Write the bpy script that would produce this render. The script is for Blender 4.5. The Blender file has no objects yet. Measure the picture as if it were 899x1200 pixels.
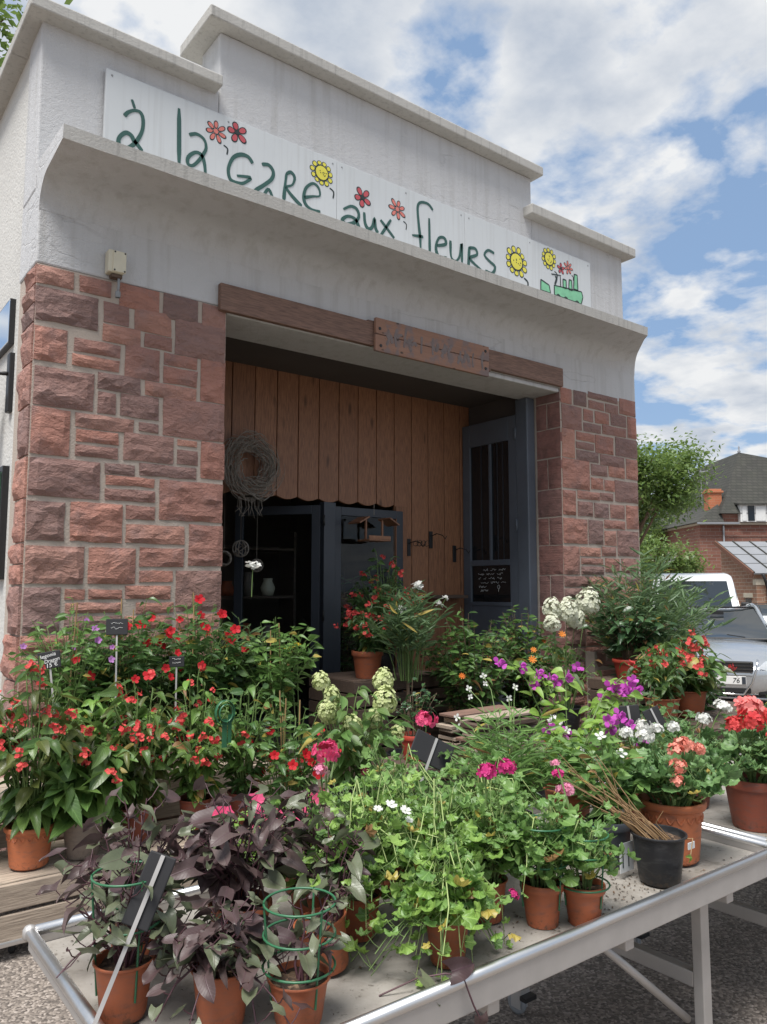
import bpy, bmesh, math, random
from mathutils import Vector as V, Matrix, noise, Euler
random.seed(7)
R=math.radians
U=random.uniform
sc=bpy.context.scene
# ---------------------------------------------------------------- camera, sky, sun, exposure
cam_d=bpy.data.cameras.new('camera'); cam=bpy.data.objects.new('camera',cam_d)
sc.collection.objects.link(cam); sc.camera=cam
cam_d.sensor_fit='VERTICAL'; cam_d.sensor_height=36; cam_d.lens=905/1200*36
cam_d.clip_start=.05; cam_d.clip_end=3000
cam.location=(-1.09,-4.93,1.6); cam.rotation_euler=(R(90+5.68),0,R(-37.5))
sc.view_settings.view_transform='Standard'; sc.view_settings.look='None'
sc.view_settings.exposure=1.2; sc.view_settings.gamma=1; sc.view_settings.use_curve_mapping=False
sc.render.engine='CYCLES'
SUN=V((-.36,-.18,.90)).normalized()
w=bpy.data.worlds.new('World'); sc.world=w; w.use_nodes=True
def sky_nodes():
    nt=w.node_tree; nt.nodes.clear(); n=nt.nodes.new; l=nt.links.new
    out=n('ShaderNodeOutputWorld'); bg=n('ShaderNodeBackground'); bg.inputs[1].default_value=.052
    sk=n('ShaderNodeTexSky'); sk.sky_type='NISHITA'; sk.sun_disc=False
    sk.sun_elevation=math.asin(SUN.z); sk.sun_rotation=math.atan2(SUN.x,SUN.y)
    tc=n('ShaderNodeTexCoord'); sep=n('ShaderNodeSeparateXYZ'); l(tc.outputs['Generated'],sep.inputs[0])
    def m(op,a,b=None,c=None):
        x=n('ShaderNodeMath'); x.operation=op
        for i,v in enumerate((a,b,c)):
            if v is None: continue
            if isinstance(v,(int,float)): x.inputs[i].default_value=v
            else: l(v,x.inputs[i])
        return x.outputs[0]
    z=m('ADD',m('MAXIMUM',sep.outputs[2],0.0),.16)
    cb=n('ShaderNodeCombineXYZ'); l(m('DIVIDE',sep.outputs[0],z),cb.inputs[0]); l(m('DIVIDE',sep.outputs[1],z),cb.inputs[1])
    def nz(sca,det,ro,off,dist=0):
        mp=n('ShaderNodeMapping'); l(cb.outputs[0],mp.inputs[0]); mp.inputs['Location'].default_value=off
        t=n('ShaderNodeTexNoise'); l(mp.outputs[0],t.inputs[0]); t.inputs['Scale'].default_value=sca
        t.inputs['Detail'].default_value=det; t.inputs['Roughness'].default_value=ro; t.inputs['Distortion'].default_value=dist
        return t.outputs[0]
    big=nz(.8,2,.5,(2.3,6.1,0)); mid=nz(4.2,9,.55,(1.3,4.2,0),.12)
    d=m('ADD',m('MULTIPLY',big,.55),m('MULTIPLY',mid,.95))
    rp=n('ShaderNodeValToRGB'); l(d,rp.inputs[0]); e=rp.color_ramp.elements
    e[0].position=.645; e[0].color=(0,0,0,1); e[1].position=.775; e[1].color=(1,1,1,1)
    # cloud body: bright rims, grey thick middles
    sh=nz(3.4,7,.55,(8.3,2.2,0),.1)
    rc=n('ShaderNodeValToRGB'); l(m('ADD',m('MULTIPLY',sh,.7),m('MULTIPLY',d,.42)),rc.inputs[0]); e=rc.color_ramp.elements
    e[0].position=.60; e[0].color=(7.3,7.4,7.5,1); e[1].position=.80; e[1].color=(4.2,4.7,5.5,1)
    # thin veil over the blue
    vm=n('ShaderNodeMix'); vm.data_type='RGBA'; vm.inputs[0].default_value=.58; l(sk.outputs[0],vm.inputs[6]); vm.inputs[7].default_value=(2.9,4.4,6.8,1)
    mx=n('ShaderNodeMix'); mx.data_type='RGBA'; l(rp.outputs[0],mx.inputs[0]); l(vm.outputs[2],mx.inputs[6]); l(rc.outputs[0],mx.inputs[7])
    l(mx.outputs[2],bg.inputs[0]); l(bg.outputs[0],out.inputs[0])
sky_nodes()
sd=bpy.data.lights.new('sun','SUN'); sd.energy=2.5; sd.angle=R(28); sd.color=(1,.965,.925)
so=bpy.data.objects.new('sun',sd); sc.collection.objects.link(so); so.rotation_euler=SUN.to_track_quat('Z','Y').to_euler()
so.location=(-4,1,9)
# ---------------------------------------------------------------- helpers
COL=sc.collection
def tag(o,label=None,cat=None,group=None,kind=None):
    if label: o['label']=label
    if cat: o['category']=cat
    if group: o['group']=group
    if kind: o['kind']=kind
    return o
def link(o,parent=None):
    COL.objects.link(o)
    if parent: o.parent=parent
    return o
def empty(name,loc=(0,0,0),rz=0,label=None,cat=None,group=None):
    o=bpy.data.objects.new(name,None); o.location=loc; o.rotation_euler=(0,0,rz); o.empty_display_size=.1
    link(o); return tag(o,label,cat,group)
class MB:
    def __init__(s): s.v=[]; s.f=[]; s.uv=[]; s.rn=[]; s.mi=[]
    def add(s,vs,fs,M=None,uv=None,rn=0.,mi=0):
        b=len(s.v)
        s.v+= [tuple(M@V(p)) for p in vs] if M else [tuple(p) for p in vs]
        s.f+=[tuple(i+b for i in f) for f in fs]
        s.uv+= uv if uv else [(0,0)]*len(vs)
        s.rn+=[rn]*len(vs); s.mi+=[mi]*len(fs)
    def box(s,x0,x1,y0,y1,z0,z1,M=None,mi=0):
        s.add([(x0,y0,z0),(x1,y0,z0),(x1,y1,z0),(x0,y1,z0),(x0,y0,z1),(x1,y0,z1),(x1,y1,z1),(x0,y1,z1)],
              [(0,3,2,1),(4,5,6,7),(0,1,5,4),(1,2,6,5),(2,3,7,6),(3,0,4,7)],M,mi=mi)
    def tube(s,pts,r,n=6,cap=True,mi=0,rn=0.):
        pts=[V(p) for p in pts]; k=len(pts)
        rr=r if isinstance(r,(list,tuple)) else [r]*k
        vs=[];fs=[]; ref=None
        for i,p in enumerate(pts):
            t=(pts[min(i+1,k-1)]-pts[max(i-1,0)])
            if t.length<1e-9: t=V((0,0,1))
            t.normalize()
            if ref is None:
                ref=V((0,0,1)) if abs(t.z)<.9 else V((1,0,0))
            a=t.cross(ref)
            if a.length<1e-6: a=t.orthogonal()
            a.normalize(); b=a.cross(t); ref=b.copy()
            for j in range(n):
                q=2*math.pi*j/n; vs.append(p+a*math.cos(q)*rr[i]+b*math.sin(q)*rr[i])
        for i in range(k-1):
            for j in range(n):
                j2=(j+1)%n; fs.append((i*n+j,i*n+j2,(i+1)*n+j2,(i+1)*n+j))
        if cap: fs.append(tuple(range(n))[::-1]); fs.append(tuple((k-1)*n+j for j in range(n)))
        s.add(vs,fs,None,None,rn,mi)
    def lathe(s,prof,n=24,M=None,mi=0):
        vs=[];fs=[]
        for r,z in prof:
            for j in range(n):
                q=2*math.pi*j/n; vs.append((r*math.cos(q),r*math.sin(q),z))
        for i in range(len(prof)-1):
            for j in range(n):
                j2=(j+1)%n; fs.append((i*n+j,i*n+j2,(i+1)*n+j2,(i+1)*n+j))
        s.add(vs,fs,M,mi=mi)
    def mesh(s,name,mats,smooth=False):
        me=bpy.data.meshes.new(name); me.from_pydata(s.v,[],s.f)
        for m in (mats if isinstance(mats,(list,tuple)) else [mats]): me.materials.append(m)
        if any(s.mi): me.polygons.foreach_set('material_index',s.mi)
        if smooth: me.polygons.foreach_set('use_smooth',[True]*len(me.polygons))
        if any(u!=(0,0) for u in s.uv):
            ul=me.uv_layers.new(name='UVMap'); li=[0]*len(me.loops); me.loops.foreach_get('vertex_index',li)
            ul.data.foreach_set('uv',[c for i in li for c in s.uv[i]])
        if any(s.rn):
            at=me.attributes.new('rnd','FLOAT','POINT'); at.data.foreach_set('value',s.rn)
        me.update(); return me
    def build(s,name,mats,parent=None,smooth=False,loc=None,bevel=0,kind=None):
        o=bpy.data.objects.new(name,s.mesh(name,mats,smooth)); link(o,parent)
        if loc is not None: o.location=loc
        if bevel:
            b=o.modifiers.new('bevel','BEVEL'); b.width=bevel; b.segments=2; b.limit_method='ANGLE'; b.harden_normals=False
        if kind: o['kind']=kind
        return o
def boxo(name,x0,x1,y0,y1,z0,z1,mat,parent=None,bevel=.004):
    m=MB(); c=V(((x0+x1)/2,(y0+y1)/2,(z0+z1)/2)); m.box(x0-c.x,x1-c.x,y0-c.y,y1-c.y,z0-c.z,z1-c.z)
    return m.build(name,mat,parent,loc=c,bevel=bevel)
def inst(name,me,parent,M):
    o=bpy.data.objects.new(name,me); COL.objects.link(o); o.parent=parent; o.matrix_basis=M; return o
# ---------------------------------------------------------------- material helpers
class NM:
    def __init__(s,name):
        s.m=bpy.data.materials.new(name); s.m.use_nodes=True; s.t=s.m.node_tree
        s.b=s.t.nodes['Principled BSDF']; s.out=s.t.nodes['Material Output']
    def n(s,k): return s.t.nodes.new('ShaderNode'+k)
    def l(s,a,b): s.t.links.new(a,b)
    def co(s,k='Object'): return s.n('TexCoord').outputs[k]
    def set(s,sock,v):
        if isinstance(v,(int,float)): sock.default_value=v
        elif isinstance(v,(tuple,list)): sock.default_value=tuple(v)+((1,) if len(v)==3 and sock.type=='RGBA' else ())
        else: s.l(v,sock)
    def map(s,vec,scale=(1,1,1),loc=(0,0,0),rot=(0,0,0)):
        x=s.n('Mapping'); s.l(vec,x.inputs[0]); x.inputs['Scale'].default_value=scale; s.set(x.inputs['Location'],loc); x.inputs['Rotation'].default_value=rot; return x.outputs[0]
    def noise(s,vec,scale,det=4,ro=.55,dist=0,out=0):
        x=s.n('TexNoise'); s.l(vec,x.inputs[0]); x.inputs['Scale'].default_value=scale; x.inputs['Detail'].default_value=det; x.inputs['Roughness'].default_value=ro; x.inputs['Distortion'].default_value=dist; return x.outputs[out]
    def vor(s,vec,scale,feat='F1',out=0):
        x=s.n('TexVoronoi'); x.feature=feat; s.l(vec,x.inputs[0]); x.inputs['Scale'].default_value=scale; return x.outputs[out]
    def ramp(s,f,stops):
        x=s.n('ValToRGB'); s.l(f,x.inputs[0]); e=x.color_ramp.elements
        while len(e)<len(stops): e.new(.5)
        for i,(p,c) in enumerate(stops):
            e[i].position=p; e[i].color=(c,c,c,1) if isinstance(c,(int,float)) else tuple(c)+(1,)
        return x.outputs[0]
    def math(s,op,a,b=0,c=0):
        x=s.n('Math'); x.operation=op
        for i,v in enumerate((a,b,c)): s.set(x.inputs[i],v)
        return x.outputs[0]
    def mix(s,f,a,b,mode='MIX'):
        x=s.n('Mix'); x.data_type='RGBA'; x.blend_type=mode; s.set(x.inputs[0],f); s.set(x.inputs[6],a); s.set(x.inputs[7],b); return x.outputs[2]
    def bump(s,h,st=.3,d=.01,nrm=None):
        x=s.n('Bump'); s.l(h,x.inputs['Height']); x.inputs['Strength'].default_value=st; x.inputs['Distance'].default_value=d
        if nrm: s.l(nrm,x.inputs['Normal'])
        s.l(x.outputs[0],s.b.inputs['Normal']); return x.outputs[0]
    def rnd(s): return s.n('ObjectInfo').outputs['Random']
    def base(s,c,ro=.6,me=0,sp=None):
        s.set(s.b.inputs['Base Color'],c); s.set(s.b.inputs['Roughness'],ro); s.b.inputs['Metallic'].default_value=me
        if sp is not None: s.b.inputs['Specular IOR Level'].default_value=sp
        return s
def plain(name,c,ro=.6,me=0,var=.15,sc_=8,bump=.0,sp=None):
    k=NM(name); o=k.co(); f=k.noise(o,sc_,5)
    cc=k.mix(f,tuple(x*(1-var) for x in c),tuple(min(1,x*(1+var)) for x in c))
    k.base(cc,ro,me,sp)
    if bump: k.bump(k.noise(o,sc_*12,4),bump,.004)
    return k.m
M={}
def mats():
    # painted render, hairline cracks and dirt runs
    k=NM('render_paint'); o=k.co()
    f=k.noise(o,1.3,6,.6); g=k.noise(o,9,5,.6)
    c=k.mix(f,(.50,.505,.515),(.59,.595,.605)); c=k.mix(k.math('MULTIPLY',g,.3),c,(.46,.455,.44))
    st=k.noise(k.map(o,(5,5,.35)),2.2,5,.6); c=k.mix(k.ramp(st,[(.50,0),(.72,.55)]),c,(.38,.375,.36))
    cr=k.noise(k.map(o,(.8,.8,3.4)),.55,5,.5); ln=k.math('ABSOLUTE',k.math('SUBTRACT',cr,.5))
    msk=k.ramp(k.noise(o,.8,2),[(.50,0),(.56,1)])
    crack=k.math('MULTIPLY',k.ramp(ln,[(0,1),(.0055,0)]),msk)
    c=k.mix(k.math('MULTIPLY',crack,.22),c,(.2,.195,.19)); k.base(c,.86)
    h=k.math('SUBTRACT',k.math('ADD',k.noise(o,26,6,.65),k.math('MULTIPLY',k.noise(o,110,3),.5)),k.math('MULTIPLY',crack,.4)); k.bump(h,.55,.012); M['stucco']=k.m
    k=NM('rough_render'); o=k.co(); f=k.noise(o,2,6,.6); c=k.mix(f,(.50,.49,.46),(.63,.62,.59)); k.base(c,.9)
    k.bump(k.math('ADD',k.noise(o,14,6,.7),k.math('MULTIPLY',k.vor(o,55),.4)),.5,.014); M['stucco_side']=k.m
    k=NM('cast_concrete'); o=k.co(); f=k.noise(o,3,7,.65); c=k.mix(f,(.36,.35,.325),(.52,.51,.48))
    st=k.noise(k.map(o,(9,9,.25)),3,5,.7); c=k.mix(k.ramp(st,[(.52,0),(.70,.5)]),c,(.2,.195,.185))
    sp=k.vor(o,45); c=k.mix(k.ramp(sp,[(0,.5),(.12,0)]),c,(.1,.1,.1)); k.base(c,.9); k.bump(k.noise(o,60,6,.7),.5,.01); M['concrete']=k.m
    # sandstone
    k=NM('red_sandstone'); o=k.co(); r=k.rnd()
    off=k.n('CombineXYZ'); 
    for i in range(3): k.l(k.math('MULTIPLY',r,37.+i*11),off.inputs[i])
    p=k.map(o,(1,1,1),off.outputs[0])
    c=k.ramp(r,[(0,(.44,.215,.16)),(.16,(.36,.165,.125)),(.28,(.21,.135,.122)),(.36,(.15,.115,.11)),(.46,(.50,.25,.185)),(.6,(.19,.135,.128)),(.72,(.42,.19,.14)),(.86,(.31,.165,.135)),(1,(.13,.105,.105))])
    n1=k.noise(p,5,6,.6); c=k.mix(k.ramp(n1,[(.50,0),(.70,.65)]),c,(.19,.145,.145))
    n2=k.noise(k.map(p,(1,1,5)),7,5,.6); c=k.mix(k.math('MULTIPLY',n2,.45),c,(.50,.265,.21))
    n3=k.noise(p,55,4,.7); c=k.mix(k.ramp(n3,[(.6,0),(.75,.35)]),c,(.42,.3,.25)); k.base(c,.88)
    h=k.math('ADD',k.noise(k.map(p,(1,1,1.8)),11,8,.66,.9),k.math('MULTIPLY',n3,.25)); k.bump(h,1.,.032); M['stone']=k.m
    k=NM('dressed_sandstone'); o=k.co(); r=k.rnd(); p=o
    c=k.ramp(r,[(0,(.27,.135,.115)),(.5,(.31,.15,.125)),(1,(.25,.14,.125))]); n1=k.noise(o,7,6,.6); c=k.mix(k.ramp(n1,[(.45,0),(.7,.6)]),c,(.1,.068,.062)); k.base(c,.9)
    wv=k.noise(k.map(o,(1,40,40),(0,0,0),(.6,0,0)),2.2,3,.6); k.bump(k.math('ADD',wv,k.noise(o,70,4)),.7,.008); M['stone2']=k.m
    k=NM('lime_mortar'); o=k.co(); c=k.mix(k.noise(o,6,6),(.38,.32,.27),(.48,.41,.35)); k.base(c,.95); k.bump(k.noise(o,90,5),.6,.008); M['mortar']=k.m
    def wood(nm,c1,c2,c3,axis='z',ro=.6,grain=.5,knots=True):
        k=NM(nm); o=k.co(); r=k.rnd(); off=k.n('CombineXYZ')
        for i in range(3): k.l(k.math('MULTIPLY',r,19.+i*7),off.inputs[i])
        s={'z':(9,9,.55),'x':(.55,9,9),'y':(9,.55,9)}[axis]
        p=k.map(o,s,off.outputs[0]); g=k.noise(p,2.4,6,.62,1.2); c=k.mix(g,c1,c2)
        fine=k.noise(k.map(p,(6,6,6)),3,4,.6); c=k.mix(k.ramp(fine,[(.42,0),(.62,.75)]),c,c3)
        c=k.mix(k.math('MULTIPLY',r,.35),c,c3)
        if knots:
            s2={'z':(6,6,1.6),'x':(1.6,6,6),'y':(6,1.6,6)}[axis]
            kn=k.vor(k.map(o,s2,off.outputs[0]),1.0); c=k.mix(k.ramp(kn,[(.06,.85),(.14,0)]),c,tuple(x*.3 for x in c1))
        k.base(c,ro); k.bump(k.math('ADD',g,k.math('MULTIPLY',fine,.6)),grain,.004); return k.m
    M['plank']=wood('stained_pine',(.26,.12,.06),(.41,.195,.10),(.15,.066,.036),'z',.5)
    M['beam']=wood('weathered_board',(.16,.09,.068),(.34,.205,.15),(.10,.062,.05),'x',.75)
    M['grey_wood']=wood('old_pallet_wood',(.36,.29,.225),(.52,.43,.335),(.24,.19,.15),'x',.85,.8)
    M['dark_wood']=wood('dark_crate_wood',(.09,.06,.042),(.15,.1,.072),(.05,.036,.028),'x',.8,.8)
    # board with worn blue paint left in the carving
    k=NM('carved_board'); o=k.co(); g=k.noise(k.map(o,(.6,9,9)),2.4,6,.62,1.2); c=k.mix(g,(.19,.10,.07),(.40,.23,.16)); c=k.mix(k.ramp(k.noise(o,9,3),[(.5,0),(.62,.55)]),c,(.15,.15,.17))
    kn=k.vor(k.map(o,(5,5,9)),1.4); c=k.mix(k.ramp(kn,[(.07,.9),(.15,0)]),c,(.05,.035,.03)); k.base(c,.8); k.bump(g,.5,.004); M['carved']=k.m
    M['faded_blue']=plain('faded_blue_paint',(.19,.155,.15),.8,var=.4,sc_=30)
    # asphalt
    k=NM('asphalt'); o=k.co(); ch=k.vor(o,95); cc=k.vor(o,95,'F1',1)
    sx=k.n('SeparateColor'); k.l(cc,sx.inputs[0])
    c=k.ramp(sx.outputs[0],[(0,(.07,.058,.05)),(.45,(.175,.147,.125)),(.8,(.29,.247,.21)),(1,(.42,.365,.32))])
    big=k.noise(o,.9,6,.6); c=k.mix(k.math('MULTIPLY',big,.45),c,(.16,.137,.118)); k.base(c,.85)
    k.bump(k.math('SUBTRACT',1,ch),.7,.006); M['asphalt']=k.m
    # metals, paint
    k=NM('aluminium'); o=k.co(); g=k.noise(k.map(o,(1,14,14)),6,5); c=k.mix(g,(.60,.60,.60),(.74,.74,.74)); k.base(c,.36,1.); k.bump(k.noise(o,200,3),.08,.001); M['alu']=k.m
    k=NM('aluminium_profile'); o=k.co(); g=k.noise(o,12,6); c=k.mix(g,(.40,.385,.37),(.55,.53,.51)); k.base(c,.5,.55); M['alu_dull']=k.m
    k=NM('bench_deck'); o=k.co(); c=k.mix(k.noise(o,5,7,.65),(.24,.222,.20),(.36,.336,.302)); sp=k.noise(o,48,4,.7); c=k.mix(k.ramp(sp,[(.60,0),(.7,.85)]),c,(.1,.085,.07)); 
    w2=k.noise(o,3.3,6,.65); c=k.mix(k.ramp(w2,[(.47,0),(.64,.6)]),c,(.15,.13,.105)); w3=k.noise(o,11,5,.7); c=k.mix(k.ramp(w3,[(.56,0),(.68,.5)]),c,(.11,.095,.075)); k.base(c,.9); k.bump(k.noise(o,120,4),.3,.003); M['deck']=k.m
    M['blue']=plain('slate_blue_paint',(.10,.118,.145),.42,0,.25,3,.06)
    M['dark_blue']=plain('dark_blue_paint',(.035,.042,.054),.4,0,.2,3)
    M['black']=plain('black_metal',(.015,.015,.016),.45)
    M['slate']=plain('chalk_slate',(.014,.014,.016),.7,var=.4,sc_=14)
    M['chalk']=plain('chalk',(.72,.72,.70),.9,var=.1)
    M['rubber']=plain('rubber',(.02,.02,.02),.8)
    M['grey_plastic']=plain('grey_plastic',(.25,.26,.27),.5)
    M['cream']=plain('cream_plastic',(.62,.58,.45),.45,var=.12,sc_=14)
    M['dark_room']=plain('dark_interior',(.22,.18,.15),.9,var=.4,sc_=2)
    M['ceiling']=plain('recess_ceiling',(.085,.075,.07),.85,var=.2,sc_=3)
    M['twig']=plain('grey_twigs',(.26,.23,.195),.85,var=.4,sc_=20)
    M['wire']=plain('green_wire',(.03,.13,.06),.4)
    M['cane']=plain('bamboo_cane',(.34,.22,.10),.6,var=.3,sc_=20)
    M['soil']=NMsoil(); 
    k=NM('sign_panel_white'); o=k.co(); c=k.mix(k.noise(o,2,4),(.52,.545,.555),(.585,.61,.62)); c=k.mix(k.ramp(k.noise(k.map(o,(16,16,.5)),2,5,.6),[(.52,0),(.72,.3)]),c,(.36,.36,.35)); k.base(c,.45); M['sign']=k.m
    M['ink']=plain('sign_green_paint',(.028,.088,.075),.55,var=.2)
    M['ink_black']=plain('sign_outline_paint',(.02,.03,.03),.55)
    M['s_red']=plain('sign_red_paint',(.46,.075,.09),.6); M['s_pink']=plain('sign_pink_paint',(.60,.18,.15),.6)
    M['s_yel']=plain('sign_yellow_paint',(.68,.62,.08),.6); M['s_grn']=plain('sign_pale_green_paint',(.20,.50,.30),.6,var=.3,sc_=20)
    # thin glazing
    k=NM('glazing'); tr=k.n('BsdfTransparent'); tr.inputs[0].default_value=(.86,.89,.9,1); gl=k.n('BsdfGlossy'); gl.inputs['Roughness'].default_value=.03
    fr=k.n('Fresnel'); fr.inputs[0].default_value=1.28; mx=k.n('MixShader'); k.l(fr.outputs[0],mx.inputs[0]); k.l(tr.outputs[0],mx.inputs[1]); k.l(gl.outputs[0],mx.inputs[2]); k.l(mx.outputs[0],k.out.inputs[0]); M['glass']=k.m
    k=NM('dark_glass'); k.base((.012,.014,.016),.04); M['dglass']=k.m
    k=NM('mirror_panel'); k.base((.75,.8,.85),.08,1.); M['mirror']=k.m
    # pots
    def pot(nm,c,ro=.55):
        k=NM(nm); o=k.co(); f=k.noise(o,14,5); cc=k.mix(f,tuple(x*.8 for x in c),tuple(x*1.12 for x in c)); d=k.noise(k.map(o,(6,6,18)),4,5); cc=k.mix(k.math('MULTIPLY',k.rnd(),.35),cc,tuple(x*.6 for x in c)); cc=k.mix(k.ramp(d,[(.5,0),(.7,.6)]),cc,tuple(x*.4+.05 for x in c)); zs=k.n('SeparateXYZ'); k.l(o,zs.inputs[0]); sp_=k.math('MULTIPLY',k.ramp(k.noise(o,60,4,.7),[(.5,0),(.62,1)]),k.ramp(zs.outputs[2],[(0,.8),(.06,0)])); cc=k.mix(sp_,cc,(.07,.05,.035)); k.base(cc,ro,sp=.35); k.bump(k.noise(o,90,3),.15,.002); return k.m
    M['terra']=pot('terracotta_plastic',(.40,.12,.055)); M['terra2']=pot('bright_terracotta',(.50,.16,.07)); M['terra3']=pot('brown_red_plastic',(.27,.075,.045))
    M['potblack']=pot('black_plastic',(.022,.023,.026),.4); M['potgrey']=pot('slate_plastic',(.075,.085,.10),.45); M['taupe']=pot('taupe_plastic',(.26,.21,.175)); M['redpot']=pot('red_plastic',(.47,.065,.04))
def NMsoil():
    k=NM('potting_soil'); o=k.co(); v=k.vor(o,70,'F1',1); s=k.n('SeparateColor'); k.l(v,s.inputs[0]); c=k.ramp(s.outputs[0],[(0,(.02,.013,.009)),(.6,(.07,.042,.026)),(1,(.2,.13,.08))]); k.base(c,.95); k.bump(k.vor(o,70),1,.01); return k.m
mats()
LP_STONES=[[.385,.6,1.53,1.60],[.246,.6,1.34,1.435],[.615,.93,1.34,1.43],[.955,1.27,1.34,1.435],[-0.0,0.229,3.472,3.593],[0.258,0.464,3.474,3.591],[0.513,0.787,3.437,3.602],[0.809,1.064,3.426,3.602],[1.089,1.272,3.428,3.595],[0.004,0.386,3.241,3.46],[0.414,0.586,3.308,3.451],[0.616,0.874,3.299,3.458],[0.415,0.666,3.185,3.306],[0.687,0.883,3.197,3.299],[0.9,1.274,3.186,3.447],[0.005,0.204,2.988,3.209],[0.238,0.536,3.085,3.18],[0.233,0.534,2.991,3.074],[0.562,0.8,2.975,3.195],[0.824,1.068,3.103,3.19],[0.823,1.071,2.979,3.098],[1.09,1.28,2.891,3.198],[0.013,0.376,2.71,2.959],[0.392,0.674,2.865,2.982],[0.702,1.068,2.871,2.976],[0.397,0.52,2.709,2.855],[0.542,0.802,2.71,2.869],[0.829,1.281,2.618,2.89],[0.01,0.242,2.409,2.706],[0.265,0.64,2.604,2.7],[0.669,0.808,2.624,2.695],[0.273,0.544,2.512,2.598],[0.272,0.543,2.421,2.502],[0.571,0.916,2.427,2.616],[0.932,1.083,2.559,2.61],[0.935,1.088,2.434,2.539],[1.107,1.287,2.353,2.617],[0.008,0.436,2.154,2.396],[0.457,0.655,2.327,2.401],[0.679,1.082,2.337,2.423],[0.464,0.788,2.257,2.324],[0.462,0.795,2.16,2.241],[0.821,1.28,2.051,2.327],[0.007,0.232,1.888,2.131],[0.259,0.585,1.888,2.139],[0.601,0.801,2.042,2.142],[0.604,1.007,1.89,2.019],[1.034,1.287,1.75,2.037],[0.01,0.356,1.626,1.862],[0.378,0.679,1.627,1.862],[0.696,1.006,1.74,1.873],[0.7,0.932,1.642,1.721],[0.95,1.281,1.447,1.725],[0.01,0.226,1.337,1.611],[0.243,0.369,1.531,1.604],[0.246,0.604,1.446,1.517],[0.612,0.923,1.531,1.623],[0.684,0.946,1.439,1.515]]
RP_STONES=[[4.921,5.094,3.453,3.617],[5.126,5.332,3.459,3.62],[5.355,5.863,3.569,3.639],[5.363,5.624,3.461,3.553],[5.642,5.872,3.453,3.555],[5.891,6.184,3.472,3.65],[4.932,5.249,3.201,3.448],[5.275,5.437,3.316,3.442],[5.465,5.703,3.319,3.447],[5.731,6.007,3.328,3.46],[5.272,5.56,3.207,3.303],[5.582,6.001,3.216,3.319],[6.024,6.19,3.226,3.465],[4.928,5.13,2.907,3.203],[5.151,5.448,3.104,3.193],[5.142,5.438,3.014,3.09],[5.458,5.766,3.004,3.196],[5.8,6.191,3.007,3.214],[5.149,5.51,2.894,3.006],[5.533,5.953,2.881,3.0],[4.925,5.355,2.597,2.902],[5.376,5.65,2.76,2.883],[5.67,5.953,2.769,2.888],[5.979,6.19,2.77,2.999],[5.373,5.577,2.615,2.74],[5.591,5.766,2.613,2.736],[5.771,6.183,2.515,2.747],[5.15,5.514,2.502,2.59],[5.522,5.739,2.51,2.595],[4.92,5.125,2.326,2.58],[5.15,5.396,2.329,2.481],[5.414,5.659,2.326,2.481],[5.679,5.931,2.332,2.486],[5.952,6.174,2.235,2.494],[4.918,5.295,2.046,2.302],[5.311,5.554,2.049,2.303],[5.572,5.93,2.221,2.315],[5.566,5.774,2.043,2.203],[5.786,6.164,1.94,2.214],[4.913,5.162,1.737,2.023],[5.173,5.497,1.924,2.019],[5.517,5.761,1.932,2.035],[5.182,5.54,1.84,1.909],[5.179,5.55,1.74,1.828],[5.567,5.813,1.767,1.917],[5.842,6.151,1.76,1.923]]
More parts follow.
